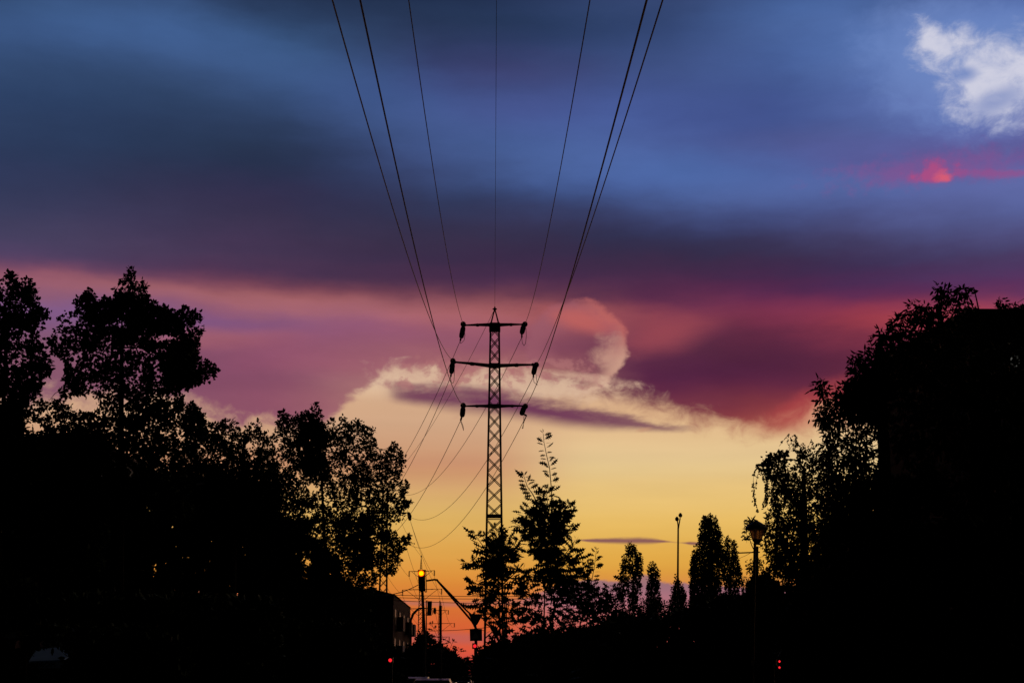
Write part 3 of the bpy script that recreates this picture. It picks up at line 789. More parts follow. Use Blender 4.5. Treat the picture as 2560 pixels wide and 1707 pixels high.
for q in ((1065.5, 1501, 1070, 1501), (1065.6, 1501, 1066, 1537.5), (1065.5, 1537.5, 1070, 1537.5)): fr.bar(P(q[0], q[1], D), P(q[2], q[3], D), .035)
fr.build('bracket', 'black', T_2)
signal_head(T_2, 1074.3, 1502, 1538, 10.5, D, lean=-.02)

def lit_small(label, x, ys, r_px, D, cat='traffic light', base_x=None, h2=None):
    t = thing('pedestrian_signal', (P(x, 1700, D).x, D + .1, 0), label, cat)
    s = mpp(D); top = P(x, min(ys) - 3 * r_px, D).z
    MB().tube([(t.location.x, D + .1, 0), (t.location.x, D + .1, top - .1)], .05, 6).build('pole', 'paint', t)
    c = P(x, sum(ys) / len(ys), D); hh = (max(ys) - min(ys)) / 2 * s + r_px * s * 1.6
    H = MB().box((c.x - r_px * s * 1.5, D - .06, c.z - hh), (c.x + r_px * s * 1.5, D + .1, c.z + hh)).build('signal_head', 'black', t)
    for y in ys:
        ml = MB(); rot_disc(ml, P(x, y, D), r_px * s, D - .07, 14); ml.build('lens', 'lens_red', H)
    return t
lit_small('round red signal glowing low over the street at left of the lit traffic light', 976, (1649.5,), 4.3, 38)
lit_small('red signal glowing at the foot of the square sign', 1187, (1614,), 4.2, 66)
lit_small('pair of small red lamps one above the other right of the lantern post', 1946.5, (1652.5, 1667.5), 2.6, 23)

# signpost with triangle, square and the braced mast arm
D = 70
SP = thing('sign_post', (P(1189, 1700, D).x, D, 0), 'signpost with a downward triangle above a square sign, left of the pylon foot', 'road sign')
MB().tube([(SP.location.x, D + .05, 0), P(1188.8, 1535, D + .05)], .055, 8).build('pole', 'paint', SP)
MB().prism([P(1171, 1534, D - .03), P(1208, 1534, D - .03), P(1193, 1561, D - .03), P(1186, 1561, D - .03)], (0, .03, 0)).build('triangle_sign', 'signback', SP)
sq = MB().prism([P(1174.2, 1571, D - .03), P(1205, 1571, D - .03), P(1205.5, 1601, D - .03), P(1175, 1601.5, D - .03)], (0, .03, 0)).build('square_sign', 'signblue', SP)
MB().prism([P(1189, 1578, D - .04), P(1198, 1595, D - .04), P(1180, 1595, D - .04)], (0, .008, 0)).build('sign_symbol', 'marking', sq)
D = 72
MA = thing('mast_arm', (P(1192.5, 1700, D).x, D + .2, 0), 'braced mast arm rising up left from behind the triangle sign to the lit traffic light', 'lamp post')
MB().tube([(MA.location.x, D + .2, 0), P(1190, 1570, D + .2), P(1186, 1562, D + .2)], .07, 8).build('pole', 'paint', MA)
MB().tube([P(1187, 1564, D), P(1180, 1552, D), P(1098, 1456, D), P(1092.5, 1449, D), P(1086, 1448, D), P(1066, 1451, D)], [.055, .055, .05, .06, .05, .045], 7).build('arm', 'paint', MA)
MB().tube([P(1192, 1548, D), P(1165, 1524, D), P(1098, 1455, D)], .045, 7).build('brace', 'paint', MA)
# plain post
D = 60
PO = MB().tube([(P(1101.6, 1700, D).x, D, 0), P(1101.5, 1513, D)], [.065, .058], 8).tube([P(1101.5, 1513, D), P(1101.3, 1504, D)], .018, 6)
tag(PO.build('utility_post', 'paint'), 'plain dark post with a thin rod on top, between traffic light and signpost', 'post')
# arm lamp left of the traffic light
D = 95
AL = thing('street_lamp', (P(1026, 1700, D).x, D, 0), 'street lamp with curved arm bending in from the left building to the traffic light post', 'street lamp')
MB().tube([(AL.location.x, D, 0), P(1027, 1550, D), P(1033, 1534, D), P(1040, 1527, D), P(1047, 1520.5, D), P(1052, 1519.5, D), P(1066, 1520, D)], [.1, .08, .09, .08, .07, .05, .04], 7).build('pole', 'paint', AL)
MB().ball(P(1087, 1526, D), .1, 6, 1, 2.2).tube([P(1066, 1520, D), P(1087, 1521, D), P(1087, 1535, D)], .02, 5).build('lamp_head', 'black', AL)

def cobra(label, x, y, bx, by, D, headlen=22, hh=9, m='paint', col=None):
    t = thing('street_lamp', (P(bx, 1700, D).x, D, 0), label, 'street lamp')
    s = mpp(D)
    MB().tube([(t.location.x, D, 0), P(bx, by, D), P(x + (1 if bx > x else -1) * headlen / 2, y + 1, D)], [.06, .05, .03], 7).build('pole', 'matte', t)
    c = P(x, y, D); vs = MB()
    n = 8; pts = [c + Vector((headlen * s * (k / n - .5), 0, .02 * k / n)) for k in range(n + 1)]
    vs.tube(pts, [hh * s * .5 * max(.3, sin(pi * (k / n * .8 + .15))) for k in range(n + 1)], 8).build('lamp_head', m, t)
    return t
cobra('upper of two lamp heads poking out left of the small oak sapling', 1177.5, 1457.5, 1262, 1462, 96, 10, 7)
cobra('lower of two lamp heads poking out left of the small oak sapling', 1173.5, 1485.5, 1266, 1486, 112, 13, 5)
cobra('faint pale street lamp head inside the dark left trees', 501, 1210, 452, 1236, 34, 20, 6, 'marking')

# twin floodlight pole
D = 75
TP = thing('lamp_post', (P(1688, 1700, D).x, D, 0), 'tall thin pole topped by two round lamps between the poplars', 'lamp post')
MB().tube([(TP.location.x, D, 0), P(1694.5, 1450, D), P(1695.5, 1318, D)], [.11, .055, .045], 8).build('pole', 'paint', TP)
MB().tube([P(1695.5, 1325, D), P(1695, 1312, D), P(1693.5, 1300, D)], .035, 6).tube([P(1695.5, 1325, D), P(1698, 1308, D), P(1700.5, 1294, D)], .035, 6).build('fork', 'paint', TP)
for x, y in ((1692.4, 1297), (1701, 1287.7)):
    MB().ball(P(x, y, D), 4.9 * mpp(D), 10, 1, 1.12).tube([P(x, y - 4, D), P(x, y - 6, D)], .05, 6).build('lamp_head', 'black', TP, True)

# lantern post at the right
D = 25; s = mpp(D)
LN = thing('lantern', (P(1888, 1700, D).x, D, 0), 'old style street lantern with flared glass and cap beside the right hand trees', 'street lamp')
X = lambda px, py: P(px, py, D)
MB().tube([(LN.location.x, D, 0), X(1888.5, 1655)], .042, 10).tube([X(1888.5, 1657), X(1888.5, 1652)], .06, 10).build('post_base', 'paint', LN)
MB().tube([X(1888.5, 1655), X(1893, 1365)], .024, 8).build('pole', 'black', LN)
c0 = X(1893.2, 1360); ax = (X(1893.4, 1300) - X(1893.2, 1360)).normalized()
def lathe(prof, n=8, name='x', m='black', cap=False):
    mb = MB(); vs = []; fs = []
    for z, r in prof:
        for k in range(n):
            q = 2 * pi * (k + .5) / n; vs.append(c0 + Vector((r * s * cos(q), r * s * sin(q), z * s)))
    for i in range(len(prof) - 1):
        for k in range(n): fs.append((i * n + k, i * n + (k + 1) % n, (i + 1) * n + (k + 1) % n, (i + 1) * n + k))
    mb.add(vs, fs); return mb.build(name, m, LN)
lathe([(-1, 4), (2, 6), (8, 11), (12, 12.5)], 12, 'socket')
GL = lathe([(12, 12), (37, 19.5)], 12, 'glass', 'frosted')
for k in range(4):
    q = 2 * pi * (k + .13) / 4
    MB().bar(c0 + Vector((12.2 * s * cos(q), 12.2 * s * sin(q), 12 * s)), c0 + Vector((20 * s * cos(q), 20 * s * sin(q), 37 * s)), .012).build('glass_frame', 'black', LN)
lathe([(36, 20), (38, 29), (40, 28.5), (47, 22), (53, 13), (56, 8), (57.5, 4), (59, 2), (59.5, 0.2)], 16, 'cap')

# pole with cross bar behind the lantern
D = 48
UP = thing('utility_pole', (P(1893.5, 1700, D).x, D, 0), 'thin pole directly behind the lantern with a long bar sticking out left', 'utility pole')
MB().tube([(UP.location.x, D, 0), P(1893.5, 1374, D)], [.05, .03], 6).build('pole', 'paint', UP)
MB().tube([P(1803, 1383, D), P(1850, 1381.5, D), P(1899.5, 1379.5, D)], .022, 6).build('bar', 'paint', UP)
wire('fine cable slanting down left behind the lantern post to the poplars', sagline(P(1980, 1302, 60), P(1845, 1396, 110), .2), .014, cat='cable')
wire('second fine cable slanting down left below the lantern bar', sagline(P(1990, 1325, 58), P(1880, 1400, 100), .2), .012, cat='cable')

# ================================================================== buildings
def window(root, x0, z0, x1, z1, y, face='y', m='glass'):
    if face == 'y':
        f = MB().box((x0, y - .05, z0), (x1, y + .06, z1)).build('window', 'frame', root)
        MB().box((x0 + .08, y - .062, z0 + .08), (x1 - .08, y - .052, z1 - .08)).build('pane', m, f)
    else:      # wall facing +x at x = y argument; x0,x1 run along Y
        f = MB().box((y - .06, x0, z0), (y + .05, x1, z1)).build('window', 'frame', root)
        MB().box((y + .052, x0 + .08, z0 + .08), (y + .062, x1 - .08, z1 - .08)).build('pane', m, f)
# five storey block behind the left trees
B1 = thing('apartment_block', (-24, 86, 0), 'grey apartment block showing in blue specks through the far left trees', 'building')
zt = P(100, 1108, 80).z
xr = P(232, 1200, 80).x; xl = P(14, 1200, 80).x
MB().box((xl, 80, 0), (xr, 92, zt)).build('wall', 'wall_g', B1)
MB().box((xl - .3, 79.7, zt), (xr + .3, 92.3, zt + .25)).build('roof', 'roof', B1)
for k in range(5):
    for j in range(2):
        x0 = xl + .8 + j * 2.3; window(B1, x0, 1.2 + k * 2.8, x0 + 1.3, 2.6 + k * 2.8, 80)
# brick block with balconies left of the street
zt = P(1033, 1519, 140).z
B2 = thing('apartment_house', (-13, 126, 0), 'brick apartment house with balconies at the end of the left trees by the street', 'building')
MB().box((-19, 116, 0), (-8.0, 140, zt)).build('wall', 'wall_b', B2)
MB().prism([(-19.2, 115.8, zt), (-7.9, 115.8, zt), (-9.6, 115.8, zt + .4), (-18, 115.8, zt + .4)], (0, 24.4, 0)).build('roof', 'roof', B2)
for k in range(3):
    for j in range(4):
        y0 = 117 + j * 5.8
        window(B2, y0, .9 + k * 2.3, y0 + 1.6, 2.2 + k * 2.3, -8.0, 'x')
        if j != 1:
            bl = MB().box((-7.93, y0 + 2.2, .5 + k * 2.3), (-7.4, y0 + 4.8, .62 + k * 2.3))
            bal = bl.build('balcony', 'frame', B2)
            MB().box((-7.45, y0 + 2.2, .62 + k * 2.3), (-7.39, y0 + 4.8, 1.6 + k * 2.3)).box((-7.93, y0 + 2.2, .62 + k * 2.3), (-7.45, y0 + 2.26, 1.6 + k * 2.3)).build('railing_panel', ['redpanel', 'bluepanel'][(j + k) % 2], bal)
for j in range(3):
    window(B2, -18 + j * 3, 3.6, -16.6 + j * 3, 5, 116)
MB().box((-11, 127, zt + .5), (-10.4, 127.8, zt + 1.2)).build('chimney', 'wall_b', B2)

# house on the right
Dh = 36
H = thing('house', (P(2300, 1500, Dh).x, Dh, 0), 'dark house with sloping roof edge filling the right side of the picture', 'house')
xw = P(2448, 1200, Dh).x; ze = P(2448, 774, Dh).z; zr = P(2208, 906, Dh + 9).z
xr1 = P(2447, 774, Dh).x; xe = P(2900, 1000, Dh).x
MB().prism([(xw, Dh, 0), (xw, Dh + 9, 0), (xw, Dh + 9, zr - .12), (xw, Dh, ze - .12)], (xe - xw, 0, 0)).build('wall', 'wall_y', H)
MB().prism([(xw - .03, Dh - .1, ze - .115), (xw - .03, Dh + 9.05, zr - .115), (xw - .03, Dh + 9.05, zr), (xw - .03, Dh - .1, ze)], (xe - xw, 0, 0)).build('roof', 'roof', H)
MB().box((xw + 2.2, Dh + 3, ze), (xw + 3, Dh + 3.6, ze + .5)).build('chimney', 'wall_b', H)
for (wx0, wx1, wy0, wy1, mm) in ((2518, 2552, 884, 925, 'glow_pane'), (2520, 2560, 1060, 1130, 'glass'), (2520, 2560, 1250, 1330, 'glass')):
    a = P(wx0, wy1, Dh); b = P(wx1, wy0, Dh)
    window(H, a.x, a.z, b.x, b.z, Dh - .01, 'y', mm)
DR = P(2362, 830, Dh - .1)
AN = thing('antenna_mast', P(2446, 775, Dh + .3), 'thin leaning antenna mast standing on the left end of the roof ridge', 'antenna')
MB().tube([P(2447, 776, Dh + .3), P(2441, 747, Dh + .3), P(2434, 718, Dh + .3)], [.022, .018, .015], 6).build('mast', 'steel', AN)
MB().ball(P(2428, 723, Dh + .3), .045, 6, 1.3, 1).bar(P(2434, 719, Dh + .3), P(2421, 721, Dh + .3), .015).build('aerial_head', 'steel', AN)
wire('thin wire leaving the roof at the far right edge going up right', sagline(P(2543, 757, 37), P(2640, 680, 30), .05), .008, cat='cable')

# low garage behind the right bushes
Dg = 60
a = P(1812, 1487, Dg); b = P(2230, 1487, Dg)
G = thing('garage', ((a.x + b.x) / 2, Dg + 4, 0), 'low flat roofed building under the poplars at right, behind the lantern', 'building')
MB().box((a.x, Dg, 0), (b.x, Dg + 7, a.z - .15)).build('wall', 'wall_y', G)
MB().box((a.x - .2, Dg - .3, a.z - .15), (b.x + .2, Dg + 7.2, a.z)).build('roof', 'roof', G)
for k in range(3): MB().box((a.x + .6 + k * 2.7, Dg - .05, 0), (a.x + 2.7 + k * 2.7, Dg + .02, 2.2)).build('door', 'paint', G)

# kiosk lower left with blue awning and sign
Dk = 30
K = thing('kiosk', (P(60, 1700, Dk).x, Dk, 0), 'shop kiosk with blue awning and blue name sign at the lower left corner', 'kiosk')
x0 = P(-20, 1600, Dk).x; x1 = P(178, 1600, Dk).x; zt = P(0, 1618, Dk).z
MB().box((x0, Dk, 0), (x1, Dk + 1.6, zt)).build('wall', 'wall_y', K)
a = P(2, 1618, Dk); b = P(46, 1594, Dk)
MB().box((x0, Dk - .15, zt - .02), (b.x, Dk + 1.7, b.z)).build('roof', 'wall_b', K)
for i in range(2):
    for j in range(2):
        p0 = P(13 + i * 19, 1652 + j * 37, Dk); p1 = P(28 + i * 19, 1627 + j * 37, Dk)
        window(K, p0.x, p0.z, p1.x, p1.z, Dk - .01)
aw = MB()
p0 = P(72, 1652, Dk - .9); p1 = P(158, 1648, Dk - .9); q0 = P(90, 1622, Dk - .05); q1 = P(205, 1612, Dk - .05)
aw.add([p0, p1, q1, q0, p0 - Vector((0, 0, .04)), p1 - Vector((0, 0, .04)), q1 - Vector((0, 0, .04)), q0 - Vector((0, 0, .04))], [(0, 1, 2, 3), (7, 6, 5, 4), (0, 4, 5, 1), (1, 5, 6, 2), (2, 6, 7, 3), (3, 7, 4, 0)])
aw.build('awning', 'sheet_blue', K)
p0 = P(97, 1669, Dk - .9); p1 = P(166, 1652, Dk - .9)
SG = MB().box((p0.x, Dk - .95, p0.z), (p1.x, Dk - .9, p1.z)).build('shop_sign', 'sheet_blue', K)
cu = bpy.data.curves.new('sign_lettering', 'FONT'); cu.body = 'COBOMIR'[:5]; cu.size = .14; cu.extrude = .004
to = bpy.data.objects.new('tmp_text', cu); COL.objects.link(to)
dg = bpy.context.evaluated_depsgraph_get(); tm = bpy.data.meshes.new_from_object(to.evaluated_get(dg)); bpy.data.objects.remove(to)
tm.materials.clear(); tm.materials.append(M['black'])
to = bpy.data.objects.new('sign_lettering', tm); COL.objects.link(to); to.parent = SG
to.matrix_local = Matrix.Translation(Vector((P(108, 1667, Dk).x + .02, Dk - .965, P(108, 1667, Dk - .9).z)) - K.location) @ Matrix.Rotation(pi / 2, 4, 'X')

# ================================================================== cars
def car(label, x, D, zoff=0.0, yaw=0.0, m='carw', lights=False, wagon=False, group=None, h=1.46):
    t = thing('car', (P(x, 1700, D).x, D, 0), label, 'car', group)
    c, s_ = cos(yaw), sin(yaw)
    def L(px, py, pz): return (t.location.x + px * c - py * s_, t.location.y + px * s_ + py * c, pz)
    prof = [(-2.1, .35), (-2.15, .7), (-1.95, .92), (-1.2, 1.0), (-.55, h - .06), (-.1, h), (.9, h), (1.3, h - .06), (1.85, 1.0), (2.1, .95), (2.15, .4)]
    def hull(pr, w0, w1, name, mm, par, zsplit=.95):
        vs = []; n = len(pr)
        for sx in (-1, 1):
            for (yy, zz) in pr:
                w = w0 if zz < zsplit + .06 else w1
                vs.append(L(sx * w, yy, zz))
        fs = [tuple(range(n)), tuple(range(2 * n - 1, n - 1, -1))] + [(i, n + i, n + (i + 1) % n, (i + 1) % n) for i in range(n)]
        return MB().add(vs, fs).build(name, mm, par)
    body = hull(prof, .86, .66, 'body', m, t)
    gl = MB()
    for sx in (-1, 1):
        gl.add([L(sx * .80, -1.0, 1.03), L(sx * .80, 1.5, 1.03), L(sx * .70, 1.1, h - .12), L(sx * .70, -.4, h - .12)], [(0, 1, 2, 3)])
    gl.build('side_window', 'glass', t)
    MB().add([L(-.66, -1.17, 1.05), L(.66, -1.17, 1.05), L(.6, -.66, h - .1), L(-.6, -.66, h - .1)], [(0, 1, 2, 3)]).build('windscreen', 'glass', t)
    for sx in (-1, 1):
        for yy in (-1.3, 1.3):
            MB().tube([L(sx * .72, yy, .32), L(sx * .9, yy, .32)], .32, 14).build('wheel', 'tyre', t)
        MB().tube([L(sx * .62, -2.1, .68), L(sx * .62, -2.19, .68)], .11, 10).build('headlight', 'headlight' if lights else 'glass', t)
        MB().box((0, 0, 0), (0.001, 0.001, 0.001)) 
        mm = MB(); a_ = L(sx * .62, 2.1, .8); mm.tube([a_, L(sx * .62, 2.19, .8)], .08, 8); mm.build('tail_light', 'redpanel', t)
    return t
car('pale van roof catching pink light at the bottom edge, left of the windscreen car', 1031, 62, m='carw', h=1.5)
car('car with pink lit roof edge at the bottom, right of the pale van roof', 1082, 58, m='carb', h=1.44)
car('distant car with bright headlights at the bottom of the street dip', 1157, 148, m='carb', lights=True)
car('parked car deep in shade under the right saplings, nearer of two', 1345, 52, m='carb', h=1.5)
car('parked car deep in shade right of the saplings, farther of two', 1392, 66, m='carw', h=1.5)

# ================================================================== trees
A = [(-80,700),(-20,700),(0,697),(5,690),(16,692),(17,681),(30,680),(40,687),(45,702),(54,710),(62,700),(70,696),(78,710),(90,722),(100,737),(98,748),(92,765),(100,772),(115,775),(125,771),(136,774),(131,788),(110,798),(104,815),(108,830),(105,850),(110,865),(118,880),(125,905),(125,930),(116,955),(95,975),(90,1000),(85,1030),(60,1060),(62,1300),(-80,1300)]
tree('maple_tree', 'tall dark maple cut off by the left edge of the picture', 'tree', A, 44, 9.5, 560, 26, 14, L_MAPLE, (20, 1700),
     holes=[(8,1000,12,16),(70,900,10,7),(2,1100,4,26)], cores=[[(-80,960),(50,960),(60,1300),(-80,1300)]], core_n=420, m='leaf_a', trunk_r=.12)
B = [(118,850),(140,828),(150,812),(148,795),(160,782),(188,778),(195,762),(190,752),(200,738),(215,733),(224,722),(234,735),(240,747),(255,752),(265,745),(284,755),(285,725),(292,712),(305,705),(315,690),(322,675),(327,669),(335,682),(338,698),(350,698),(365,700),(367,715),(376,730),(372,745),(378,752),(390,755),(400,768),(425,765),(437,775),(450,778),(465,765),(475,775),(497,780),(502,795),(510,815),(505,835),(495,855),(490,885),(510,905),(530,900),(538,915),(541,930),(535,945),(515,945),(500,958),(478,965),(468,975),(450,980),(455,1000),(470,1010),(490,1010),(495,1025),(510,1045),(520,1075),(500,1120),(480,1150),(480,1300),(90,1300),(60,1080),(75,1035),(100,998),(118,1006),(140,978),(162,965),(162,945),(152,925),(132,870)]
HB = [(213,1008,30,26),(408,845,34,10),(468,1088,30,20),(468,1140,14,12),(143,920,20,26),(124,985,28,15),(290,812,30,8),(270,855,10,7),(345,880,8,7),(362,878,7,7),(315,1005,9,12),(185,905,9,14),(300,885,6,10),(395,910,10,6),(430,1020,8,6),(355,935,9,6),(240,905,7,5),(262,1160,8,4),(350,1100,7,5),(312,1070,7,8),(80,1070,20,16),(140,1060,12,10)]
tree('maple_tree', 'tallest left tree, broad crown with pointed top and sky gaps', 'tree', B, 46, 9, 1250, 22, 12.5, L_MAPLE, (305, 1700), holes=HB,
     cores=[[(215,770),(320,740),(470,800),(440,860),(250,860)], [(200,1040),(430,1040),(480,1300),(120,1300)], [(430,860),(480,860),(480,960),(420,960)]], core_n=200, m='leaf_a', trunk_r=.13, limbs=420, margin=1)
C_ = [(470,1010),(484,1006),(495,1022),(500,1038),(520,1045),(530,1062),(545,1062),(560,1050),(575,1046),(590,1050),(597,1068),(602,1092),(610,1070),(618,1062),(630,1064),(637,1072),(645,1050),(651,1058),(655,1074),(662,1084),(668,1068),(676,1090),(684,1112),(694,1120),(700,1340),(440,1340),(455,1150)]
tree('linden_tree', 'row of rounded leafy tops between the tallest left tree and the spreading tree', 'tree', C_, 56, 8, 700, 24, 12, L_LOBE, (580, 1700),
     holes=[(622,1118,8,18),(636,1140,9,6),(560,1140,6,6),(500,1110,8,10)], cores=[[(470,1165),(690,1165),(700,1340),(440,1340)]], core_n=420, m='leaf_b', trunk_r=.12, margin=2)
Dp = [(684,1075),(690,1068),(696,1080),(696,1045),(702,1028),(709,1022),(716,1036),(722,1046),(735,1040),(745,1035),(757,1036),(770,1031),(778,1030),(780,1015),(786,1012),(792,1002),(797,1022),(804,1036),(806,1060),(820,1060),(824,1048),(836,1048),(850,1045),(859,1041),(864,1054),(876,1060),(884,1062),(886,1045),(890,1039),(900,1052),(910,1064),(918,1072),(926,1066),(936,1062),(938,1080),(936,1100),(945,1112),(952,1124),(962,1132),(970,1125),(978,1108),(982,1088),(987,1108),(998,1112),(1003,1130),(1012,1140),(1013,1155),(1005,1175),(1003,1198),(1024,1206),(1014,1222),(1008,1240),(1012,1250),(1034,1254),(1020,1264),(1002,1276),(1012,1298),(992,1305),(975,1300),(976,1322),(1000,1345),(1020,1336),(1044,1350),(1012,1366),(1002,1382),(980,1380),(1000,1396),(997,1418),(984,1428),(1000,1436),(975,1432),(950,1444),(938,1470),(934,1492),(700,1500),(640,1440),(640,1300),(676,1180),(690,1120)]
HD = [(x, y, a * .8, b * .8) for x, y, a, b in [(865,1183,12,8),(784,1222,20,15),(772,1290,8,10),(675,1295,6,12),(905,1255,12,9),(925,1240,12,7),(770,1405,13,14),(815,1435,10,7),(858,1400,8,12),(900,1380,6,8),(800,1340,10,6),(735,1340,7,6),(930,1338,10,8),(715,1150,7,8),(726,1160,10,6),(880,1145,10,6),(755,1120,6,12),(842,1200,8,6),(830,1310,7,5),(948,1370,8,6),(700,1430,6,6),(935,1180,7,6),(820,1120,6,5),(965,1215,6,5),(940,1425,8,8)]]
tree('oak_tree', 'wide spreading tree with many sky gaps, rightmost of the large left trees', 'tree', Dp, 52, 7.4, 1700, 19, 9.5, L_LOBE, (800, 1700), holes=HD,
     cores=[[(690,1330),(700,1180),(770,1260),(770,1480),(650,1480)], [(770,1340),(850,1400),(850,1470),(770,1470)], [(860,1290),(930,1290),(930,1400),(900,1430),(850,1360)], [(740,1090),(800,1040),(820,1200),(760,1180)]], core_n=200, m='leaf_b', trunk_r=.085, depth=.8, limbs=500, tip=.01, margin=2)
tree('shade_tree', 'low solid dark tree mass under the left maples', 'tree', [(120,1240),(200,1200),(330,1195),(420,1180),(520,1200),(640,1200),(700,1290),(740,1300),(750,1420),(745,1520),(100,1530),(80,1300)], 62, 13, 700, 50, 18, L_MAPLE, (400, 1700), margin=2, m='leaf_a', trunk_r=.3, limbs=80)
tree('shade_tree', 'low solid dark tree mass at bottom of the spreading tree', 'tree', [(640,1400),(720,1450),(780,1462),(860,1458),(920,1486),(930,1500),(925,1640),(640,1640)], 60, 12, 560, 50, 15, L_MAPLE, (780, 1700), margin=2, m='leaf_b', trunk_r=.2, limbs=60)
def hedge(label, poly, D, leaf, n, per, cl, base, m='leaf_a', shape=L_OVAL, name='shrub', cat='shrub', margin=2, tr=.06, group=None):
    return tree(name, label, cat, poly, D, leaf, n, per, cl, shape, (base, 1700), m=m, margin=margin, trunk_r=tr, limbs=50, trunk_top=.5, group=group)
hedge('dark hedge filling the lower left corner around the kiosk sign', [(-60,1380),(120,1500),(230,1490),(700,1500),(700,1720),(310,1720),(300,1600),(200,1598),(60,1575),(-60,1560)], 40, 20, 620, 50, 26, 450)
hedge('overhanging dark branches in front of the blue awning', [(50,1560),(250,1560),(250,1600),(215,1606),(222,1620),(196,1626),(175,1616),(140,1622),(110,1608),(95,1622),(70,1640),(62,1636),(48,1622)], 26, 16, 70, 10, 10, 60, m='leaf_b')
hedge('dark bushes along the bottom left between kiosk and street', [(560,1560),(940,1560),(935,1620),(1000,1640),(1010,1690),(960,1720),(560,1720)], 44, 15, 420, 50, 20, 760)
hedge('pointed bush at the foot of the traffic light', [(1012,1640),(1022,1612),(1036,1616),(1044,1592),(1054,1572),(1062,1588),(1072,1584),(1082,1600),(1100,1612),(1120,1622),(1140,1640),(1165,1655),(1165,1690),(1000,1690),(930,1650),(925,1560),(960,1600)], 85, 7, 460, 46, 8, 1040, m='leaf_b')
hedge('low dark bushes closing the end of the street', [(1100,1640),(1150,1648),(1190,1652),(1230,1640),(1235,1700),(1060,1700)], 130, 5, 240, 40, 6, 1160, m='leaf_a')
hedge('bush under the oak saplings right of the pylon foot', [(1200,1650),(1230,1625),(1280,1612),(1310,1600),(1380,1590),(1440,1585),(1500,1590),(1560,1600),(1570,1720),(1200,1720)], 24, 22, 320, 40, 24, 1380, m='leaf_c', shape=L_OAK)
hedge('long dark hedge below the small poplars', [(1480,1560),(1540,1540),(1600,1545),(1660,1538),(1720,1530),(1760,1490),(1800,1500),(1900,1500),(2240,1490),(2240,1720),(1500,1720)], 50, 15, 950, 50, 20, 1800, m='leaf_a')
hedge('round dark bush around the lantern post', [(1860,1530),(1868,1485),(1878,1458),(1893,1445),(1915,1443),(1932,1455),(1945,1480),(1950,1600),(1860,1600)], 38, 12, 200, 60, 14, 1905, m='leaf_a')
hedge('thin scrub between the small poplars', [(1598,1545),(1602,1500),(1612,1478),(1620,1500),(1660,1505),(1676,1495),(1715,1500),(1722,1540),(1715,1560),(1598,1560)], 120, 5, 130, 22, 8, 1660, m='leaf_b')

hedge('near dark shrubbery filling the lower right corner below the house', [(1960,1520),(2060,1400),(2200,1330),(2600,1280),(2600,1720),(1940,1720)], 27, 24, 620, 30, 30, 2300, m='leaf_a')
hedge('low dark bush beside the kiosk wall', [(170,1610),(230,1580),(330,1570),(430,1590),(470,1640),(470,1720),(170,1720)], 27, 20, 170, 34, 22, 320, m='leaf_b')
hedge('dark leafy mass under the far left maple, covering the apartment block', [(-60,1100),(40,1075),(80,1082),(130,1078),(200,1085),(260,1100),(280,1260),(260,1420),(-60,1420)], 50, 13, 460, 26, 17, 100, m='leaf_b', shape=L_MAPLE, name='shade_tree', cat='tree', tr=.12)
# poplars in the distance
GP = 'distant poplars right of the saplings'
def poplar(label, poly, D, n, per, m='leaf_b', holes=(), base=None, lp=5.0, cl=6.5):
    return tree('poplar', label, 'tree', poly, D, lp, n, per, cl, L_QUAD, base or (sum(p[0] for p in poly) / len(poly), 1700), m=m, stretch=(.7, 1.9), margin=0, trunk_r=.16, group=GP, trunk_top=.9, holes=holes, depth=1.1, limbs=160)
poplar('poplar with two tips, nearest the oak saplings', [(1544,1545),(1543,1475),(1552,1425),(1556,1400),(1562,1372),(1566,1360),(1574,1358),(1580,1366),(1583,1384),(1586,1366),(1589,1361),(1593,1380),(1600,1386),(1606,1402),(1605,1430),(1599,1452),(1606,1470),(1600,1490),(1612,1545)], 170, 330, 18, holes=[(1583,1400,2.5,14),(1570,1440,3,9),(1566,1500,4,20),(1597,1500,3,14)])
poplar('small slim poplar with a single tip, second from the saplings', [(1616,1545),(1618,1490),(1619,1425),(1624,1412),(1632,1402),(1638,1410),(1641,1430),(1646,1428),(1650,1460),(1648,1490),(1655,1545)], 165, 170, 20)
poplar('lowest poplar, wrapped round the foot of the twin lamp pole', [(1676,1545),(1678,1490),(1683,1458),(1692,1438),(1698,1450),(1702,1462),(1710,1470),(1714,1490),(1722,1545)], 150, 150, 18)
poplar('largest poplar with several upright plumes, left of the lantern', [(1722,1530),(1726,1478),(1724,1440),(1728,1402),(1736,1372),(1742,1364),(1747,1368),(1748,1340),(1752,1312),(1759,1293),(1765,1290),(1770,1302),(1775,1288),(1779,1290),(1784,1306),(1788,1296),(1792,1293),(1796,1312),(1797,1326),(1803,1331),(1806,1346),(1803,1366),(1808,1382),(1802,1420),(1797,1450),(1790,1530)], 150, 760, 24, holes=[(1784,1318,1.6,9),(1769,1318,1.6,8)])
poplar('poplar just right of the largest one, with two tips', [(1792,1530),(1800,1480),(1803,1430),(1804,1390),(1812,1360),(1821,1341),(1827,1354),(1829,1376),(1832,1356),(1836,1354),(1840,1372),(1846,1396),(1851,1420),(1853,1450),(1862,1476),(1864,1530)], 155, 360, 20, holes=[(1828,1395,2,14),(1808,1470,4,16),(1850,1478,4,10)])

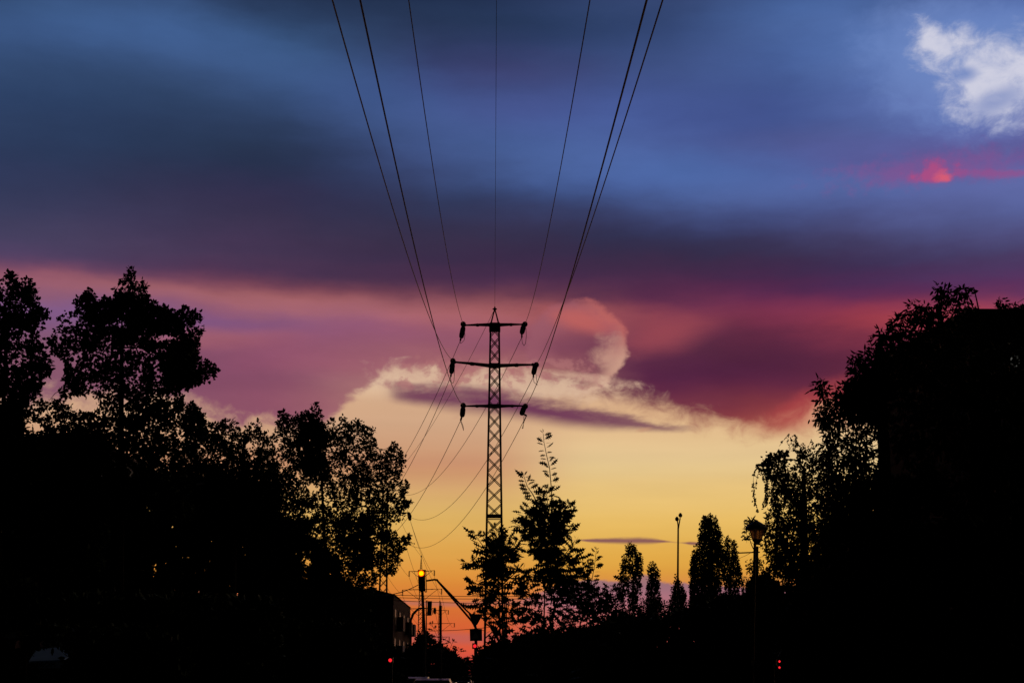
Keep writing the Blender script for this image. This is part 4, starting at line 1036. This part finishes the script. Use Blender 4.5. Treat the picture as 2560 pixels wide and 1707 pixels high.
# right hand trees
WP = [(2052,1120),(2062,1098),(2052,1072),(2040,1054),(2028,1052),(2028,1040),(2044,1028),(2050,1008),(2044,990),(2026,980),(2034,952),(2046,944),(2058,952),(2068,962),(2082,974),(2096,964),(2112,954),(2124,930),(2122,898),(2130,886),(2150,880),(2168,872),(2184,860),(2176,848),(2168,840),(2182,826),(2202,824),(2224,822),(2215,810),(2226,795),(2242,784),(2256,786),(2265,774),(2276,756),(2300,754),(2330,764),(2346,750),(2340,734),(2328,718),(2346,710),(2366,722),(2386,724),(2404,714),(2424,722),(2436,742),(2424,756),(2442,774),(2452,778),(2452,840),(2420,900),(2300,950),(2215,1000),(2215,1300),(2215,1430),(2070,1430),(2075,1300),(2058,1200)]
HW = [(2235,925,9,10),(2290,818,24,9),(2330,850,16,6),(2262,832,9,6),(2205,985,8,8),(2120,1068,14,9),(2175,1090,14,9),(2190,1110,10,12),(2185,1150,10,16),(2150,1110,8,6),(2215,905,8,5),(2370,768,12,6),(2392,748,6,9),(2140,1000,8,4),(2195,1262,12,5),(2100,1120,6,6),(2150,1172,8,6)]
tree('walnut_tree', 'big tree with drooping leaf clusters in front of the house at right', 'tree', WP, 30, 16, 1150, 12, 17, L_LONG, (2200, 1700), holes=HW,
     cores=[[(2110,980),(2215,900),(2215,1050),(2120,1050)], [(2060,1200),(2215,1180),(2215,1430),(2070,1430)]], core_n=280, m='leaf_b', droop=.55, trunk_r=.16, width=.95, fan=1.1, depth=.6, margin=9)
tree('walnut_tree', 'dark leaves of a near tree hanging over the house wall at the right edge', 'tree', [(2230,960),(2400,900),(2500,860),(2600,860),(2600,1500),(2230,1500)], 29, 19, 620, 20, 22, L_LONG, (2440, 1700), m='leaf_a', droop=.55, trunk_r=.16, limbs=120)
tree('walnut_tree', 'leaf tufts of a tree behind the house showing above the roof ridge at far right', 'tree', [(2490,800),(2492,762),(2500,748),(2512,742),(2522,752),(2524,770),(2535,768),(2548,758),(2580,764),(2600,800)], 50, 13, 40, 18, 9, L_LONG, (2600, 1700), m='leaf_b', droop=.4, trunk_r=.15, margin=4)
tree('walnut_tree', 'dense leafy lower boughs joining the big right tree to the house wall', 'tree', [(2070,1240),(2110,1195),(2150,1215),(2230,1180),(2290,1200),(2300,1560),(2060,1560)], 31, 16, 420, 20, 18, L_LONG, (2170, 1700), m='leaf_a', droop=.5, trunk_r=.1, limbs=80)
# weeping birch
BP = [(1902,1172),(1910,1142),(1922,1130),(1945,1134),(1957,1150),(1975,1152),(1992,1146),(1996,1122),(2008,1108),(2020,1124),(2034,1132),(2044,1116),(2058,1120),(2074,1130),(2090,1180),(2085,1440),(1930,1440),(1925,1400),(1935,1300),(1925,1240),(1935,1200),(1915,1190)]
BR = tree('weeping_birch', 'weeping birch with hanging strands left of the big right hand tree', 'tree', BP, 42, 7, 480, 24, 12, L_QUAD, (2010, 1700),
     holes=[(1995,1180,6,10),(1975,1210,5,12),(1950,1240,5,14),(2040,1190,6,8),(2002,1240,6,8)], m='leaf_b', droop=.8, stretch=(.7, 1.5), trunk_r=.14, margin=4)
tw = MB(); lb = []; ld = []
def strand(px, D, nleaf, droopy=True):
    p3 = [P(x, y, D + random.uniform(-1, 1)) for x, y in px]
    D0 = p3[0].y; p3 = [Vector((p.x, D0 + (p.y - D0) * .2, p.z)) for p in p3]
    tw.tube(p3, .006, 3, False)
    for i in range(nleaf):
        t = random.random() * (len(p3) - 1) * .999; k = int(t); q = p3[k].lerp(p3[k + 1], t - k)
        lb.append(q + Vector((random.gauss(0, .015), random.gauss(0, .03), 0))); v = Vector((random.gauss(0, .5), random.gauss(0, .5), -1)).normalized(); ld.append(v)
for i in range(15):
    x = 1896 + i * 4.9 + random.uniform(-2, 2); y0 = 1160 - 26 * sin(i / 14 * 2.2) + random.uniform(-4, 6); L = random.uniform(60, 118) + (10 if i < 3 else 0)
    strand([(x + 14, y0 + 4), (x + 4, y0 - 4), (x, y0 + 16), (x - 2 + random.uniform(-2, 2), y0 + 16 + L * .5), (x - 2 + random.uniform(-3, 3), y0 + 16 + L)], 42, int(L * 1.3))
for i in range(7):
    strand([(1996 + i * 3, 1112 + i * 4), (1984 + i * 4, 1096 + i * 3), (1972 + i * 7, 1090 + i * 3), (1964 + i * 9, 1090 + i * 5), (1962 + i * 9, 1104 + i * 5)], 42, 22)
for i in range(5):
    strand([(2058 + i * 4, 1112), (2048 + i * 4, 1106 - i), (2040 + i * 6, 1110), (2036 + i * 7, 1150)], 42, 30)
for i in range(20):
    x = 1925 + random.random() * 90; y0 = 1180 + random.random() * 60; L = random.uniform(40, 90)
    strand([(x, y0), (x - 2, y0 + L * .5), (x - 3, y0 + L)], 42, int(L * .8))
tw.build('hanging_twigs', 'bark', BR)
s = mpp(42); n = len(lb)
V, sz = leaves(np.array([tuple(v) for v in lb]), np.array([tuple(v) for v in ld]), rng.uniform(4.2, 7.2, n) * s, L_QUAD)
polys_mesh('hanging_leaves', 'leaf_b', V, sz, BR)
# leafy lower tree between lantern and walnut
tree('bird_cherry', 'leafy tree right behind the lantern, lit through by the low sky', 'tree', [(1912,1330),(1905,1318),(1916,1305),(1920,1288),(1915,1280),(1928,1271),(1945,1275),(1955,1290),(1975,1290),(2000,1300),(2080,1290),(2100,1400),(2100,1560),(1945,1560),(1935,1500),(1915,1470),(1912,1440),(1925,1400),(1905,1372),(1908,1350)], 33, 11, 560, 14, 13, L_LONG, (2010, 1700),
     holes=[(1945,1370,8,8),(1952,1430,6,26),(1975,1350,5,6),(1990,1400,6,6),(1930,1440,6,14),(2010,1380,5,6)], m='leaf_a', droop=.4, trunk_r=.1, cores=[[(1960,1440),(2080,1320),(2100,1560),(1950,1560)]], core_n=160)
tree('bird_cherry', 'small leafy twigs framing the left side of the lantern head', 'tree', [(1866,1312),(1868,1298),(1876,1296),(1884,1300),(1890,1293),(1892,1305),(1880,1312),(1872,1330),(1874,1345),(1880,1358),(1868,1352),(1860,1345),(1864,1325)], 28, 11, 26, 9, 8, L_LONG, (1889, 1700), m='leaf_a', droop=.3, trunk_r=.03, margin=1)
tree('birch', 'thin see-through twiggy tree between right poplar and lantern post', 'tree', [(1850,1480),(1856,1430),(1872,1400),(1890,1392),(1915,1400),(1920,1440),(1900,1470),(1870,1500)], 90, 5, 70, 12, 9, L_QUAD, (1880, 1700), m='leaf_b', trunk_r=.06, margin=2, droop=.5)

# ------------------------------------------------------------------ oak saplings
def sapling(label, D, stems, mass, leaf, base, dense=(), seed=3, twn=1.0, m='leaf_c', rad=.012):
    random.seed(seed)
    g = P(base, 1700, D); g.z = 0
    root = thing('oak_sapling', g, label, 'sapling')
    st = MB(); lb, ld, ll = [], [], []
    s = mpp(D)
    for (pts, sp, l0, l1) in stems:            # pts from base to tip, spacing px, leaf length at base / tip
        dj = random.uniform(-.35, .35)
        p3 = [P(x, y, D + dj) for x, y in pts]
        n = len(p3); st.tube(p3, [max(.0035, rad * (1 - .75 * i / (n - 1))) for i in range(n)], 5)
        seg = [(p3[i + 1] - p3[i]).length for i in range(n - 1)]; tot = sum(seg); k = 0
        d = 0.0; side = 1
        while d < tot:
            i = 0; r = d
            while i < n - 2 and r > seg[i]: r -= seg[i]; i += 1
            q = p3[i].lerp(p3[i + 1], min(1, r / seg[i])); ax = (p3[i + 1] - p3[i]).normalized()
            out = Vector((side * random.uniform(.6, 1), random.uniform(-.55, .55), 0)).normalized()
            f = d / tot
            up = random.uniform(-.25, .35) if f < .8 else random.uniform(.2, .9)
            v = (out + ax * up).normalized()
            lb.append(q); ld.append(v); ll.append((l0 + (l1 - l0) * f) * 1.3 * s * random.uniform(.75, 1.2))
            d += sp * .72 * s * random.uniform(.6, 1.3) * (1 - .35 * f); side *= -1
        for q in range(3):
            v = (ax + Vector((random.uniform(-.7, .7), random.uniform(-.7, .7), 0))).normalized(); lb.append(p3[-1]); ld.append(v); ll.append(l1 * s * .8)
    lb = np.array([tuple(v) for v in lb]); ld = np.array([tuple(v) for v in ld]); ll = np.array(ll)
    cs = []
    for poly, nc, per, cl, hs in mass:
        c2 = scatter(poly, nc, hs, 8); ed = edge_dist(poly, c2)
        dy = rng.uniform(-1, 1, nc) * np.sqrt(np.clip(ed, 2, 60) * 60) * s * .8
        C = Pn(c2, D + dy); cs.append(C)
        n = nc * per; ci = np.repeat(np.arange(nc), per)
        dr = rand_dirs(n); dr[:, 2] = dr[:, 2] * .7 - .15
        # leaves lean away from the middle of the clump
        cen = np.array(tuple(P(float(np.mean(c2[:, 0])), float(np.mean(c2[:, 1])), D)))
        aw = C[ci] - cen; aw /= np.linalg.norm(aw, axis=1)[:, None] + 1e-6
        dr += aw * .7; dr /= np.linalg.norm(dr, axis=1)[:, None]
        lb = np.concatenate([lb, C[ci] + rng.normal(size=(n, 3)) * cl * s * .4]); ld = np.concatenate([ld, dr]); ll = np.concatenate([ll, leaf * s * rng.uniform(.75, 1.2, n)])
    if cs:
        C = np.concatenate(cs); top = np.array(tuple(p3[0])); 
        bm_ = branch_mesh([tuple(g), tuple(P(stems[0][0][0][0], stems[0][0][0][1], D))], rad * 2.2, C, .004, 160)
        st.add(bm_.v, bm_.f)
    st.build('trunk', 'bark', root)
    V, sz = leaves(lb, ld, ll, L_OAK, .78, .3)
    polys_mesh('crown', m, V, sz, root)
    return root
sapling('tallest oak sapling with a thin leader, right of the pylon', 20,
    [([(1352,1700),(1360,1560),(1363,1440),(1372,1330),(1380,1265),(1378,1215),(1374,1170),(1366,1135),(1360,1105),(1358,1084)], 12, 29, 18),
     ([(1372,1330),(1350,1270),(1332,1235),(1318,1215),(1310,1190)], 9, 30, 20),
     ([(1372,1330),(1370,1270),(1366,1225)], 9, 28, 22), ([(1372,1330),(1400,1290),(1420,1262)], 9, 28, 22), ([(1372,1330),(1405,1300),(1430,1275)], 9, 26, 20),
     ([(1372,1340),(1330,1300),(1296,1298)], 9, 28, 22), ([(1372,1340),(1320,1330),(1292,1310)], 9, 28, 22),
     ([(1365,1440),(1400,1400),(1425,1370),(1438,1350)], 9, 30, 20), ([(1365,1440),(1400,1420),(1436,1392)], 9, 30, 22),
     ([(1362,1460),(1320,1435),(1296,1420)], 9, 30, 22), ([(1372,1350),(1420,1330),(1426,1320)], 8, 26, 22)],
    [([(1318,1300),(1335,1272),(1362,1268),(1385,1266),(1405,1275),(1408,1300),(1402,1335),(1388,1355),(1376,1385),(1352,1392),(1330,1370),(1312,1335)], 70, 6, 14, []),
     ([(1300,1290),(1330,1240),(1380,1250),(1415,1275),(1420,1310),(1400,1350),(1385,1400),(1345,1408),(1310,1350),(1292,1320)], 26, 3, 14, []),
     ([(1345,1400),(1380,1395),(1425,1370),(1445,1410),(1440,1450),(1400,1470),(1390,1440),(1360,1430)], 50, 4, 14, [(1372,1420,8,14)]),
     ([(1300,1460),(1340,1450),(1400,1440),(1430,1460),(1420,1500),(1400,1540),(1390,1620),(1320,1620),(1330,1560),(1300,1500)], 84, 4, 16, [(1408,1500,12,14)])], 29, 1352, seed=5)
sapling('left oak sapling growing in front of the pylon legs', 21,
    [([(1252,1700),(1250,1560),(1246,1440),(1242,1370),(1240,1318)], 9, 30, 18),
     ([(1246,1440),(1225,1400),(1206,1362),(1187,1335)], 9, 30, 24), ([(1246,1450),(1210,1420),(1180,1410),(1165,1405)], 9, 30, 24),
     ([(1246,1440),(1275,1390),(1300,1350)], 9, 30, 22), ([(1246,1470),(1290,1430),(1318,1425)], 9, 30, 22), ([(1250,1500),(1210,1470),(1178,1450)], 9, 30, 24),
     ([(1250,1560),(1210,1520),(1176,1515)], 9, 28, 22), ([(1246,1430),(1230,1370),(1215,1340)], 9, 28, 20), ([(1250,1400),(1290,1370),(1302,1375)], 9, 26, 20)],
    [([(1215,1370),(1240,1340),(1280,1365),(1300,1385),(1295,1420),(1275,1440),(1250,1450),(1225,1430),(1205,1410)], 30, 4, 13, []),
     ([(1185,1400),(1215,1350),(1260,1340),(1310,1375),(1315,1410),(1270,1450),(1262,1490),(1260,1530),(1210,1545),(1185,1530),(1195,1480),(1180,1440)], 36, 3, 14, [(1253,1483,4,12)]),
     ([(1210,1560),(1240,1530),(1265,1500),(1300,1515),(1320,1550),(1330,1610),(1290,1640),(1220,1640),(1215,1610),(1232,1590)], 52, 3, 14, [(1222,1595,9,18),(1238,1600,5,16),(1262,1590,5,10)])], 29, 1252, seed=8)
sapling('right oak sapling with a straight pointed shoot at about a third of the frame height', 22,
    [([(1462,1700),(1464,1600),(1470,1520),(1478,1460),(1486,1415),(1491,1375)], 10, 28, 15),
     ([(1470,1540),(1440,1470),(1450,1440),(1470,1412)], 9, 26, 20), ([(1470,1560),(1510,1520),(1538,1490),(1560,1450)], 10, 28, 20),
     ([(1464,1600),(1420,1540),(1400,1520)], 9, 28, 22), ([(1470,1540),(1510,1490),(1530,1470)], 9, 28, 22), ([(1470,1520),(1440,1440),(1455,1415)], 9, 24, 20), ([(1470,1580),(1530,1560),(1555,1555)], 9, 26, 20)],
    [([(1415,1560),(1440,1500),(1475,1465),(1500,1480),(1530,1510),(1545,1560),(1540,1620),(1420,1620)], 100, 4, 16, []),
     ([(1420,1450),(1450,1430),(1470,1460),(1450,1490),(1425,1490)], 16, 4, 12, [])], 28, 1462, seed=11)
sapling('tiny bare-stemmed oak twig left of the signpost, at the dip of the street', 26,
    [([(1130,1700),(1120,1640),(1100,1605),(1086,1575),(1080,1560)], 16, 18, 13), ([(1120,1640),(1125,1620),(1132,1604)], 11, 16, 13), ([(1122,1645),(1140,1635),(1148,1626)], 9, 16, 15), ([(1130,1680),(1160,1650),(1195,1638)], 9, 18, 15)], [], 18, 1130, seed=4, rad=.006)
